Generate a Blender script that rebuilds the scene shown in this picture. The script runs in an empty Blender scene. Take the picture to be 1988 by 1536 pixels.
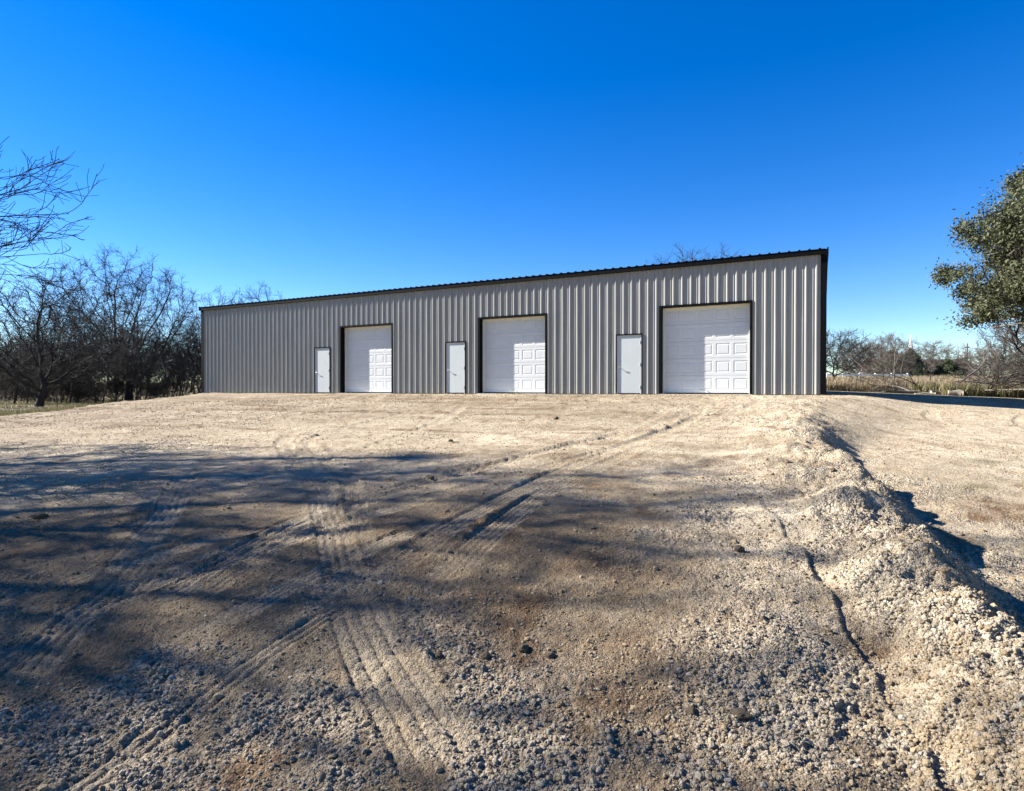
import bpy, math, random
import numpy as np
from mathutils import Matrix, Vector

random.seed(7)
rng = np.random.default_rng(11)
SC = bpy.context.scene
COL = SC.collection

# ---------------------------------------------------------------- camera, sky, sun, exposure
cam_d = bpy.data.cameras.new('camera')
cam = bpy.data.objects.new('camera', cam_d); COL.objects.link(cam)
cam.location = (0, 0, 1.55)
cam.rotation_euler = (math.radians(90 - 0.54), 0, 0)
cam_d.sensor_width = 36.0
cam_d.lens = 36.0 * 1175 / 1988
cam_d.clip_start = 0.05
cam_d.clip_end = 3000
SC.camera = cam

SUN_EL = math.radians(35.0)
LIGHT_XY = (0.964, -0.267)                     # the way sunlight travels over the ground
wd = bpy.data.worlds.new('World'); SC.world = wd; wd.use_nodes = True
wn = wd.node_tree.nodes; wl = wd.node_tree.links
wn.clear()
sky = wn.new('ShaderNodeTexSky'); sky.sky_type = 'NISHITA'; sky.sun_disc = False
sky.sun_elevation = SUN_EL
sky.sun_rotation = math.atan2(-LIGHT_XY[0], -LIGHT_XY[1])
sky.air_density = 1.0; sky.dust_density = 0.05; sky.ozone_density = 3.0; sky.altitude = 900
hsv = wn.new('ShaderNodeHueSaturation'); hsv.inputs['Saturation'].default_value = 1.42; hsv.inputs['Hue'].default_value = 0.514
bg = wn.new('ShaderNodeBackground'); bg.inputs['Strength'].default_value = 0.058
wo = wn.new('ShaderNodeOutputWorld')
wl.new(sky.outputs[0], hsv.inputs['Color']); wl.new(hsv.outputs[0], bg.inputs['Color']); wl.new(bg.outputs[0], wo.inputs['Surface'])

sun_d = bpy.data.lights.new('sun', 'SUN'); sun_d.energy = 5.0; sun_d.angle = math.radians(0.53)
sun_d.color = (1.0, 0.975, 0.92)
sun = bpy.data.objects.new('sun', sun_d); COL.objects.link(sun)
ldir = Vector((LIGHT_XY[0] * math.cos(SUN_EL), LIGHT_XY[1] * math.cos(SUN_EL), -math.sin(SUN_EL)))
sun.rotation_euler = ldir.to_track_quat('-Z', 'Y').to_euler()
sun.location = (-60, 20, 45)

SC.view_settings.view_transform = 'Standard'
SC.view_settings.look = 'None'
SC.view_settings.gamma = 1.0
SC.view_settings.use_curve_mapping = False
SC.view_settings.exposure = 1.9
SC.cycles.max_bounces = 6
SC.cycles.diffuse_bounces = 3

# ---------------------------------------------------------------- helpers
def np_mesh(name, V, faces, mat=None, smooth=False):
    """faces: list of integer arrays (n, k)."""
    me = bpy.data.meshes.new(name)
    V = np.ascontiguousarray(V, np.float32)
    me.vertices.add(len(V)); me.vertices.foreach_set('co', V.ravel())
    tot = []; idx = []
    for F in faces:
        if len(F) == 0: continue
        F = np.asarray(F, np.int32)
        idx.append(F.ravel()); tot.append(np.full(len(F), F.shape[1], np.int32))
    idx = np.concatenate(idx); tot = np.concatenate(tot)
    st = np.concatenate([[0], np.cumsum(tot)[:-1]]).astype(np.int32)
    me.loops.add(len(idx)); me.loops.foreach_set('vertex_index', idx)
    me.polygons.add(len(tot)); me.polygons.foreach_set('loop_start', st); me.polygons.foreach_set('loop_total', tot)
    if smooth: me.polygons.foreach_set('use_smooth', np.ones(len(tot), bool))
    me.update(calc_edges=True); me.validate()
    if mat: me.materials.append(mat)
    return me

class MB:
    """collects simple shapes into one mesh"""
    def __init__(self): self.V = []; self.F = []
    def quad_strip(self, vs, fs):
        o = len(self.V); self.V += [tuple(v) for v in vs]; self.F += [tuple(o + i for i in f) for f in fs]
    def box(self, x0, x1, y0, y1, z0, z1):
        self.quad_strip([(x0,y0,z0),(x1,y0,z0),(x1,y1,z0),(x0,y1,z0),(x0,y0,z1),(x1,y0,z1),(x1,y1,z1),(x0,y1,z1)],
                        [(0,3,2,1),(4,5,6,7),(0,1,5,4),(1,2,6,5),(2,3,7,6),(3,0,4,7)])
        return self
    def tube(self, p, q, r0, r1, k=8, cap=True):
        p = Vector(p); q = Vector(q); t = (q - p).normalized()
        a = t.orthogonal().normalized(); b = t.cross(a)
        vs = []
        for c, r in ((p, r0), (q, r1)):
            for i in range(k):
                w = 2 * math.pi * i / k
                vs.append(c + (a * math.cos(w) + b * math.sin(w)) * r)
        fs = [(i, (i + 1) % k, k + (i + 1) % k, k + i) for i in range(k)]
        if cap: fs += [tuple(range(k - 1, -1, -1)), tuple(range(k, 2 * k))]
        self.quad_strip(vs, fs); return self
    def prism(self, poly, a, b, axis):
        """poly of 2-D points swept from a to b along axis 0 (x) or 1 (y) or 2 (z)"""
        n = len(poly); vs = []
        for w in (a, b):
            for (u, v) in poly:
                vs.append((w, u, v) if axis == 0 else ((u, w, v) if axis == 1 else (u, v, w)))
        fs = [(i, (i + 1) % n, n + (i + 1) % n, n + i) for i in range(n)] + [tuple(range(n - 1, -1, -1)), tuple(range(n, 2 * n))]
        self.quad_strip(vs, fs); return self
    def mesh(self, name, mat, smooth=False):
        me = bpy.data.meshes.new(name); me.from_pydata(self.V, [], self.F); me.update()
        if mat: me.materials.append(mat)
        if smooth:
            for p in me.polygons: p.use_smooth = True
        return me
    def build(self, name, mat, parent=None, loc=None, smooth=False):
        return link(name, self.mesh(name, mat, smooth), parent, loc)

def link(name, data, parent=None, loc=None):
    o = bpy.data.objects.new(name, data); COL.objects.link(o)
    if parent is not None: o.parent = parent
    if loc is not None: o.location = loc
    return o

def tag(o, label=None, cat=None, group=None, kind=None):
    if label: o['label'] = label
    if cat: o['category'] = cat
    if group: o['group'] = group
    if kind: o['kind'] = kind
    return o

def empty(name, loc, label, cat, group=None, rz=0):
    o = bpy.data.objects.new(name, None); COL.objects.link(o)
    o.location = loc; o.rotation_euler = (0, 0, rz); o.empty_display_size = 0.2
    return tag(o, label, cat, group)

def copy_tree(root, loc, rz=0.0, scale=1.0, label=None, group=None):
    r = root.copy(); COL.objects.link(r)
    r.location = loc; r.rotation_euler = (0, 0, rz); r.scale = (scale, scale, scale) if not isinstance(scale, tuple) else scale
    if label: r['label'] = label
    if group: r['group'] = group
    elif 'group' in r: del r['group']
    for ch in list(root.children):
        c = ch.copy(); COL.objects.link(c); c.parent = r
        for g in list(ch.children):
            d = g.copy(); COL.objects.link(d); d.parent = c
    return r

# ---------------------------------------------------------------- materials
def new_mat(name, rough=0.6, spec=0.3, metal=0.0):
    m = bpy.data.materials.new(name); m.use_nodes = True
    nt = m.node_tree; b = nt.nodes['Principled BSDF']
    b.inputs['Roughness'].default_value = rough
    b.inputs['Specular IOR Level'].default_value = spec
    b.inputs['Metallic'].default_value = metal
    return m, nt, b

def N(nt, kind, **kw):
    n = nt.nodes.new(kind)
    for k, v in kw.items():
        if k in n.inputs: n.inputs[k].default_value = v
        else: setattr(n, k, v)
    return n

def mixc(nt, fac, a, b, blend='MIX'):
    n = nt.nodes.new('ShaderNodeMix'); n.data_type = 'RGBA'; n.blend_type = blend
    for s, v in ((n.inputs[0], fac), (n.inputs[6], a), (n.inputs[7], b)):
        if isinstance(v, (int, float)): s.default_value = v
        elif isinstance(v, tuple): s.default_value = (*v, 1) if len(v) == 3 else v
        else: nt.links.new(v, s)
    return n.outputs[2]

def math_n(nt, op, a, b=None, c=None, clamp=False):
    n = nt.nodes.new('ShaderNodeMath'); n.operation = op; n.use_clamp = clamp
    for i, v in enumerate((a, b, c)):
        if v is None: continue
        if isinstance(v, (int, float)): n.inputs[i].default_value = v
        else: nt.links.new(v, n.inputs[i])
    return n.outputs[0]

def maprange(nt, v, a, b, c=0.0, d=1.0):
    n = nt.nodes.new('ShaderNodeMapRange'); n.clamp = True
    nt.links.new(v, n.inputs[0])
    for i, w in enumerate((a, b, c, d)): n.inputs[i + 1].default_value = w
    return n.outputs[0]

def noise(nt, vec, scale, detail=4, rough=0.55):
    n = nt.nodes.new('ShaderNodeTexNoise'); n.inputs['Scale'].default_value = scale
    n.inputs['Detail'].default_value = detail; n.inputs['Roughness'].default_value = rough
    if vec is not None: nt.links.new(vec, n.inputs['Vector'])
    return n.outputs[0]

def obj_coord(nt):
    return nt.nodes.new('ShaderNodeTexCoord').outputs['Object']

def simple(name, col, rough=0.6, spec=0.3, metal=0.0, var=0.12, scale=6.0, bump=0.0, bscale=40.0):
    m, nt, b = new_mat(name, rough, spec, metal)
    co = obj_coord(nt)
    n = noise(nt, co, scale, 5)
    f = maprange(nt, n, 0.3, 0.7)
    d = tuple(c * (1 - var) for c in col); l = tuple(min(1, c * (1 + var)) for c in col)
    nt.links.new(mixc(nt, f, d, l), b.inputs['Base Color'])
    if bump:
        bn = nt.nodes.new('ShaderNodeBump'); bn.inputs['Strength'].default_value = bump; bn.inputs['Distance'].default_value = 0.01
        nt.links.new(noise(nt, co, bscale, 4), bn.inputs['Height']); nt.links.new(bn.outputs[0], b.inputs['Normal'])
    return m

M = {}
def ground_mat():
    m, nt, b = new_mat('caliche', 0.92, 0.12)
    co = obj_coord(nt)
    at = nt.nodes.new('ShaderNodeAttribute'); at.attribute_name = 'mask'
    sp = nt.nodes.new('ShaderNodeSeparateColor'); nt.links.new(at.outputs['Color'], sp.inputs[0])
    brown, grav, grass = sp.outputs[0], sp.outputs[1], sp.outputs[2]
    n1 = noise(nt, co, 0.45, 8, 0.6); n2 = noise(nt, co, 3.2, 7, 0.65); n3 = noise(nt, co, 26, 6, 0.7)
    vor = nt.nodes.new('ShaderNodeTexVoronoi'); vor.inputs['Scale'].default_value = 46; nt.links.new(co, vor.inputs['Vector'])
    vor2 = nt.nodes.new('ShaderNodeTexVoronoi'); vor2.inputs['Scale'].default_value = 110; nt.links.new(co, vor2.inputs['Vector'])
    v1c = nt.nodes.new('ShaderNodeSeparateColor'); nt.links.new(vor.outputs['Color'], v1c.inputs[0])
    v2c = nt.nodes.new('ShaderNodeSeparateColor'); nt.links.new(vor2.outputs['Color'], v2c.inputs[0])
    base = mixc(nt, maprange(nt, n1, 0.34, 0.66), (0.114, 0.085, 0.054), (0.186, 0.144, 0.095))  # near brown soil, coloured darker to deepen the tree shade on it
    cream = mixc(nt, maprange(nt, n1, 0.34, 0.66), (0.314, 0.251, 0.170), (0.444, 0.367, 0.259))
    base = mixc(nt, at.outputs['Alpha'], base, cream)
    base = mixc(nt, maprange(nt, n2, 0.45, 0.72, 0, 0.7), base, (0.181, 0.120, 0.064))
    pale = mixc(nt, v1c.outputs[0], (0.222, 0.179, 0.128), (0.494, 0.412, 0.301))
    base = mixc(nt, math_n(nt, 'MULTIPLY', grav, maprange(nt, n3, 0.3, 0.6, 0.35, 0.95)), base, pale)
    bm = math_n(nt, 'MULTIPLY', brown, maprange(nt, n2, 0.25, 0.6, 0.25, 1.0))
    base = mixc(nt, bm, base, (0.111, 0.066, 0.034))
    gm = math_n(nt, 'MULTIPLY', grass, maprange(nt, noise(nt, co, 1.3, 8, 0.7), 0.38, 0.6))
    gcol = mixc(nt, n3, (0.082, 0.062, 0.028), (0.070, 0.071, 0.022))
    base = mixc(nt, gm, base, gcol)
    # speckle of single grains
    spk = math_n(nt, 'MULTIPLY_ADD', v2c.outputs[0], 0.6, 0.70)
    sp2 = math_n(nt, 'MULTIPLY_ADD', n3, 1.1, 0.45)
    k = math_n(nt, 'MULTIPLY', spk, sp2)
    kc = nt.nodes.new('ShaderNodeCombineColor')
    for i in range(3): nt.links.new(k, kc.inputs[i])
    col = mixc(nt, 1.0, base, kc.outputs[0], 'MULTIPLY')
    nt.links.new(col, b.inputs['Base Color'])
    h1 = math_n(nt, 'SUBTRACT', 1.0, vor.outputs['Distance'])
    h1 = math_n(nt, 'MULTIPLY', h1, math_n(nt, 'MULTIPLY_ADD', grav, 0.9, 0.25))
    h2 = math_n(nt, 'MULTIPLY', math_n(nt, 'SUBTRACT', 1.0, vor2.outputs['Distance']), 0.35)
    h3 = math_n(nt, 'MULTIPLY', noise(nt, co, 14, 8, 0.7), 1.5)
    h = math_n(nt, 'ADD', math_n(nt, 'ADD', h1, h2), h3)
    bn = nt.nodes.new('ShaderNodeBump'); bn.inputs['Strength'].default_value = 0.9; bn.inputs['Distance'].default_value = 0.03
    nt.links.new(h, bn.inputs['Height']); nt.links.new(bn.outputs[0], b.inputs['Normal'])
    return m

def siding_mat():
    m, nt, b = new_mat('ash_grey_steel', 0.42, 0.4)
    co = obj_coord(nt)
    mp = nt.nodes.new('ShaderNodeMapping'); mp.inputs['Scale'].default_value = (3.5, 3.5, 0.35)
    nt.links.new(co, mp.inputs['Vector'])
    n = noise(nt, mp.outputs[0], 1.6, 5)
    z = nt.nodes.new('ShaderNodeSeparateXYZ'); nt.links.new(co, z.inputs[0])
    c = mixc(nt, maprange(nt, n, 0.3, 0.7), (0.201, 0.197, 0.179), (0.249, 0.243, 0.224))
    # dust thrown up against the foot of the sheets
    d = math_n(nt, 'MULTIPLY', maprange(nt, z.outputs[2], 0.45, 0.0), maprange(nt, noise(nt, co, 5, 5), 0.35, 0.7, 0.0, 0.55))
    c = mixc(nt, d, c, (0.320, 0.272, 0.208))
    nt.links.new(c, b.inputs['Base Color'])
    return m

def stone_mat(name='gravel_stone', ramp=None, wash=(0.31, 0.26, 0.19)):
    m, nt, b = new_mat(name, 0.9, 0.15)
    oi = nt.nodes.new('ShaderNodeObjectInfo')
    cr = nt.nodes.new('ShaderNodeValToRGB')
    e = cr.color_ramp.elements
    ramp = ramp or ((0, (0.090, 0.070, 0.049, 1)), (0.3, (0.173, 0.141, 0.103, 1)), (0.55, (0.235, 0.204, 0.163, 1)), (0.8, (0.290, 0.239, 0.166, 1)), (1, (0.380, 0.332, 0.262, 1)))
    e[0].position, e[0].color = ramp[0]; e[1].position, e[1].color = ramp[-1]
    for p, c in ramp[1:-1]:
        x = e.new(p); x.color = c
    nt.links.new(oi.outputs['Random'], cr.inputs[0])
    co = obj_coord(nt)
    c = mixc(nt, maprange(nt, noise(nt, co, 1.5, 5), 0.35, 0.65), cr.outputs[0], wash)
    nt.links.new(c, b.inputs['Base Color'])
    bn = nt.nodes.new('ShaderNodeBump'); bn.inputs['Strength'].default_value = 0.4; bn.inputs['Distance'].default_value = 0.1
    nt.links.new(noise(nt, co, 3, 5), bn.inputs['Height']); nt.links.new(bn.outputs[0], b.inputs['Normal'])
    return m

def leaf_mat(name, a, bcol, tr=0.25, spec=0.3):
    m, nt, b = new_mat(name, 0.6, spec)
    at = nt.nodes.new('ShaderNodeNewGeometry')
    c = mixc(nt, at.outputs['Random Per Island'], a, bcol)
    nt.links.new(c, b.inputs['Base Color'])
    t = nt.nodes.new('ShaderNodeBsdfTranslucent'); nt.links.new(c, t.inputs['Color'])
    mx = nt.nodes.new('ShaderNodeMixShader'); mx.inputs[0].default_value = tr
    out = nt.nodes['Material Output']
    nt.links.new(b.outputs[0], mx.inputs[1]); nt.links.new(t.outputs[0], mx.inputs[2]); nt.links.new(mx.outputs[0], out.inputs['Surface'])
    return m

M['ground'] = ground_mat()
M['siding'] = siding_mat()
M['stone'] = stone_mat()
M['crumb'] = stone_mat('soil_crumb', ((0, (0.115, 0.078, 0.044, 1)), (.35, (0.206, 0.149, 0.087, 1)), (.7, (0.307, 0.231, 0.138, 1)), (1, (0.398, 0.320, 0.208, 1))), (0.260, 0.192, 0.113))
M['black_trim'] = simple('black_trim', (0.0035, 0.0035, 0.0038), 0.6, 0.06, var=0.2)
M['white_door'] = simple('white_door', (0.57, 0.575, 0.56), 0.5, 0.35, var=0.03, scale=3, bump=0.05, bscale=120)
M['cream_stop'] = simple('cream_stop', (0.70, 0.66, 0.56), 0.55, 0.3, var=0.04)
M['grey_door'] = simple('primed_grey_door', (0.45, 0.47, 0.46), 0.5, 0.35, var=0.025, scale=2)
M['steel'] = simple('satin_steel', (0.62, 0.61, 0.58), 0.3, 0.5, metal=0.9, var=0.1)
M['rubber'] = simple('black_rubber', (0.015, 0.015, 0.015), 0.8, 0.2)
M['concrete'] = simple('concrete', (0.58, 0.54, 0.47), 0.85, 0.2, var=0.12, scale=9, bump=0.2)
M['bark'] = simple('dark_bark', (0.036, 0.031, 0.027), 0.9, 0.1, var=0.35, scale=9, bump=0.6, bscale=30)
M['twig'] = simple('grey_twig', (0.030, 0.027, 0.025), 0.9, 0.1, var=0.25, scale=3)
M['pale_twig'] = simple('pale_grey_twig', (0.115, 0.098, 0.082), 0.9, 0.1, var=0.25, scale=3)
M['grey_bark'] = simple('grey_bark', (0.14, 0.122, 0.10), 0.9, 0.1, var=0.3, scale=8, bump=0.5, bscale=30)
M['cut_wood'] = simple('cut_wood', (0.48, 0.37, 0.23), 0.8, 0.15, var=0.15, scale=8)
M['oak_leaf'] = leaf_mat('oak_leaf', (0.048, 0.056, 0.027), (0.122, 0.122, 0.063), 0.18, .15)
M['cedar_leaf'] = leaf_mat('cedar_leaf', (0.030, 0.042, 0.018), (0.060, 0.070, 0.030), 0.1)
M['dry_grass'] = leaf_mat('dry_grass', (0.20, 0.15, 0.088), (0.35, 0.275, 0.17), 0.25)
M['low_grass'] = leaf_mat('low_grass', (0.085, 0.085, 0.035), (0.20, 0.16, 0.08), 0.3)
M['clod'] = simple('damp_clod', (0.135, 0.105, 0.07), 0.95, 0.1, var=0.3, scale=20, bump=0.8, bscale=60)
M['white_paint'] = simple('white_paint', (0.80, 0.80, 0.78), 0.5, 0.3, var=0.03)
M['brown_roof'] = simple('brown_shingles', (0.07, 0.052, 0.042), 0.9, 0.1, var=0.2, scale=2)
M['pale_wall'] = simple('pale_wall', (0.45, 0.40, 0.34), 0.8, 0.2, var=0.08)
M['dark_glass'] = simple('dark_glass', (0.03, 0.035, 0.04), 0.1, 0.5)
M['pole_wood'] = simple('pole_wood', (0.16, 0.13, 0.10), 0.9, 0.1, var=0.25, scale=6)
M['transformer'] = simple('transformer_grey', (0.42, 0.43, 0.43), 0.5, 0.3)
M['rusty'] = simple('rusty_steel', (0.11, 0.07, 0.05), 0.8, 0.2, var=0.3, scale=20)

# ---------------------------------------------------------------- terrain shape
EYE = 1.55
L0 = np.array([-17.07, 33.4])                  # left front corner of the building
RX, RY = 0.8898, -0.4565                        # along the facade
NX, NY = 0.4565, 0.8898                         # into the building
SLAB = 1.40

def hash2(ix, iy, seed):
    h = (ix.astype(np.int64) * 374761393 + iy.astype(np.int64) * 668265263 + seed * 974711) & 0xFFFFFFFF
    h = ((h ^ (h >> 13)) * 1274126177) & 0xFFFFFFFF
    h = h ^ (h >> 16)
    return (h & 0xFFFF) / 65535.0

def vnoise(x, y, seed=0):
    ix = np.floor(x); iy = np.floor(y)
    fx = x - ix; fy = y - iy
    ux = fx * fx * fx * (fx * (fx * 6 - 15) + 10); uy = fy * fy * fy * (fy * (fy * 6 - 15) + 10)
    a = hash2(ix, iy, seed); b = hash2(ix + 1, iy, seed)
    c = hash2(ix, iy + 1, seed); d = hash2(ix + 1, iy + 1, seed)
    return ((a + (b - a) * ux) * (1 - uy) + (c + (d - c) * ux) * uy) * 2 - 1

def fbm(x, y, seed=0, oct=4, gain=0.5):
    s = 0; a = 1.0; n = 0
    for o in range(oct):
        s = s + a * vnoise(x * 2 ** o + 17.3 * o, y * 2 ** o - 9.1 * o, seed + o * 7)
        n += a; a *= gain
    return s / n

def sstep(a, b, x):
    t = np.clip((x - a) / (b - a), 0, 1)
    return t * t * (3 - 2 * t)

CREST_Y = [-6, 0, 2.5, 3.05, 3.8, 4.77, 6.9, 9.0, 12.0, 16.0, 18.5, 21, 60, 400]
CREST_X = [-0.6, 1.3, 2.12, 2.35, 2.62, 3.0, 3.8, 4.5, 5.85, 7.9, 10.3, 10.9, 11.2, 11.2]
RIGHT_Y = [-20, 0, 6.3, 17.5, 20, 25, 32, 60, 100, 250, 600]
RIGHT_Z = [-1.2, -.22, .22, 1.0, 1.24, 1.46, 1.62, 2.2, 3.2, 6.5, 14.0]
CREASE_Y = [-2, 1.0, 2.72, 3.4, 4.2, 6.0, 8.0]
CREASE_X = [0.6, 1.15, 1.66, 1.86, 2.05, 2.4, 2.75]

def ground_base(x, y):
    """Height of the smooth ground (no stones, no ruts) at world x, y."""
    x = np.asarray(x, float); y = np.asarray(y, float)
    sx, sy = x - L0[0], y - L0[1]
    d = -(NX * sx + NY * sy)                    # metres in front of the facade
    s = RX * sx + RY * sy
    t = (d - 1.2) / 20.75
    pad = 1.375 - 1.375 * np.where(t < 0.08, np.where(t < 0, 0, t * t / 0.16), t - 0.04) / 0.96
    pad = np.where(d > 26, pad - 0.0 * d, pad)
    # left: the pad falls away to the woodland floor
    wood = np.minimum(pad, 0.60) + 0.05 * np.sin(x * 0.15) * np.cos(y * 0.11) * sstep(-20, -40, x)
    m = sstep(-15.6, -19.6, x + 0.35 * np.sin(y * 0.8) + 0.2 * np.sin(y * 2.1))
    z = pad * (1 - m) + wood * m
    # right: berm with its crest, then the lower strip
    xc = np.interp(y, CREST_Y, CREST_X)
    q = x - xc
    zr = np.interp(y, RIGHT_Y, RIGHT_Z) - 0.010 * np.maximum(q - 3, 0) * sstep(30, 10, y) - 0.036 * np.clip(x - 13.5, 0, 14) * sstep(15, 19, y) * sstep(38, 32, y)
    amp = np.interp(y, [-5, 2, 3, 5, 9, 12, 14.0, 16.5], [.10, .12, .14, .155, .14, .11, .05, 0.0])
    amp = amp * np.clip(1 + 0.9 * fbm(y * 1.3, y * 0 + 2.5, 101, 3) + 1.0 * fbm(x * 1.9, y * 1.9, 103, 4), 0.2, 1.9)
    bump = amp * np.where(q < 0, np.exp(-(q / (0.55 + 0.12 * np.clip(y - 3, 0, 4))) ** 2), np.exp(-(q / 0.30) ** 2))
    hollow = -0.07 * np.exp(-((q + 0.55) / 0.28) ** 2) * sstep(5.0, 3.2, y)
    k = sstep(0.0, 0.75 + 2.2 * sstep(9, 16, y), q)
    z = (z + hollow) * (1 - k) + zr * k + bump
    # the thin step left of the berm
    qc = x - np.interp(y, CREASE_Y, CREASE_X) - 0.02 * np.sin(y * 9)
    z = z - 0.028 * sstep(0.0, 0.025, qc) * sstep(0.7, 0.1, qc) * sstep(6.8, 5.0, y)
    # far land on the left and behind
    far = sstep(60, 140, y) * sstep(10, -10, x)
    z = z * (1 - far) + (0.6 + 0.012 * (y - 60)) * far
    return z

# tyre tracks: centre line in metres, half width, grooves, depth, lugs, flatness
TRACKS = [
 ([(-3.4,2.6),(-2.9,3.6),(-2.2,4.8),(-1.2,6.2),(0.4,8.0),(2.4,10.6),(4.4,14.2),(5.2,18)], .13, 4, .015, 0, .9),
 ([(-3.6,3.6),(-3.0,4.6),(-2.0,6.2),(-0.6,8.0),(1.4,10.6),(3.6,14.6),(4.2,19)], .13, 4, .013, 0, .9),
 ([(-5.6,4.9),(-4.6,6.2),(-3.2,8.6),(-2.2,11.5),(-1.6,15),(-1.4,21)], .13, 4, .014, 0, .9),
 ([(-2.2,1.9),(-2.05,2.6),(-1.8,3.4),(-1.45,4.3),(-.9,5.3),(0.0,6.6)], .11, 4, .013, 0, .8),
 ([(-1.1,3.5),(-0.98,3.91),(-0.88,4.41),(-0.45,5.65),(0.34,7.22),(1.43,9.06),(3.52,12.32),(5.6,16.4),(6.2,20.6)], .15, 5, .016, 0, .9),
 ([(-0.72,3.3),(-0.6,3.65),(-0.5,4.09),(-0.15,5.29),(0.51,6.92),(1.51,8.6),(3.81,12.24),(6.6,16.2),(7.6,20.2)], .15, 5, .016, 0, .9),
 ([(-2.6,22),(-4.4,15.5),(-4.5,12.2),(-3.7,10.03),(-2.5,7.64),(-1.83,5.99),(-1.4,4.86),(-1.12,4.09),(-.93,3.6),(-.8,3.35)], .14, 4, .013, 1, .9),
 ([(-1.2,22),(-3.2,15.5),(-3.9,12.0),(-3.16,9.92),(-2.12,7.74),(-1.65,6.37),(-1.33,5.26),(-1.16,4.6),(-1.05,4.25)], .11, 4, .013, 1, .9),
 ([(-1.03,3.95),(-0.99,3.83),(-0.7,3.15),(-0.47,2.72),(-0.29,2.36),(-.16,2.08)], .17, 4, .017, 1, 1.),
 ([(-2.4,3.2),(-2.52,3.64),(-2.88,4.43),(-3.23,5.31),(-3.55,6.19),(-4.25,7.75),(-4.86,9.09)], .14, 4, .012, 0, .8),
 ([(-2.3,2.6),(-2.47,3.11),(-2.68,3.73),(-2.73,4.31),(-3.0,5.15)], .13, 4, .012, 0, .8),
 ([(-2.33,3.8),(-2.27,4.28),(-2.24,4.76),(-2.16,5.35),(-2.09,5.8),(-1.9,6.3)], .13, 4, .016, 0, .9),
 ([(-2.1,3.8),(-2.06,4.26),(-1.98,4.79),(-1.88,5.48),(-1.78,5.9),(-1.6,6.4)], .11, 4, .016, 0, .9),
 ([(-2.6,2.8),(-2.68,3.17),(-2.72,3.66),(-2.43,4.29),(-2.2,4.75)], .12, 4, .012, 0, .7),
 ([(-1.46,2.3),(-1.44,2.62),(-1.39,2.9),(-1.3,3.22),(-1.18,3.52),(-1.02,3.85)], .085, 3, .026, 0, .8),
 ([(-1.7,1.6),(-1.59,2.21),(-1.53,2.45),(-1.45,2.75)], .09, 3, .022, 0, .7),
 ([(-.78,1.9),(-.78,2.27),(-.78,2.59),(-.75,3.0),(-.68,3.3)], .10, 3, .014, 0, .8),
 ([(-12,12.5),(-8,16),(-6.5,20),(-6.4,26)], .16, 4, .02, 0, .7),
 ([(-10.2,11.5),(-6.4,15.5),(-5.0,20),(-5.3,26)], .16, 4, .02, 0, .7),
 ([(-14,17.0),(-6,16.0),(1,15.8),(7,17.2)], .16, 4, .02, 0, .7),
 ([(-15,20.0),(-6,18.2),(1,17.8),(6.5,18.6)], .16, 4, .02, 0, .7),
 ([(-13,15),(-4,13.2),(3,13.8),(7.2,15.5)], .16, 4, .02, 0, .7),
 ([(-3.2,2.2),(-3.0,3.2),(-2.6,4.2),(-2.2,5.2),(-1.5,6.6),(-0.2,8.4),(1.2,10.2),(3.4,13.0),(5.4,17)], .14, 4, .013, 0, .8),
 ([(2.0,14.2),(4.2,15.2),(5.5,16.6),(6.0,18.5)], .15, 5, .012, 0, .7),
 ([(0.4,9.0),(3.0,12.6),(4.8,15.2),(5.3,17.8)], .15, 4, .012, 0, .7),
 ([(-9,12.5),(-5,11.2),(-1,10.4),(3,10.9)], .16, 4, .012, 0, .7),
 ([(-7,16.0),(-2,13.8),(2.5,13.4),(6,14.6)], .16, 4, .012, 0, .7),
 ([(11.0,12.5),(12.2,14.5),(14.6,17.0)], .16, 4, .02, 0, .7),
 ([(9.6,13.0),(10.6,15.3),(12.6,18.0)], .16, 4, .02, 0, .7),
]
def resample(P, step=0.06):
    P = np.array(P, float)
    # Catmull-Rom through the points
    Q = np.vstack([2 * P[0] - P[1], P, 2 * P[-1] - P[-2]]); out = []
    for i in range(1, len(Q) - 2):
        L = np.hypot(*(Q[i + 1] - Q[i])); n = max(2, int(L / step))
        t = np.linspace(0, 1, n, endpoint=False)[:, None]
        p0, p1, p2, p3 = Q[i - 1], Q[i], Q[i + 1], Q[i + 2]
        out.append(0.5 * (2 * p1 + (p2 - p0) * t + (2 * p0 - 5 * p1 + 4 * p2 - p3) * t ** 2 + (3 * p1 - p0 - 3 * p2 + p3) * t ** 3))
    return np.vstack(out + [P[-1:]])

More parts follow.
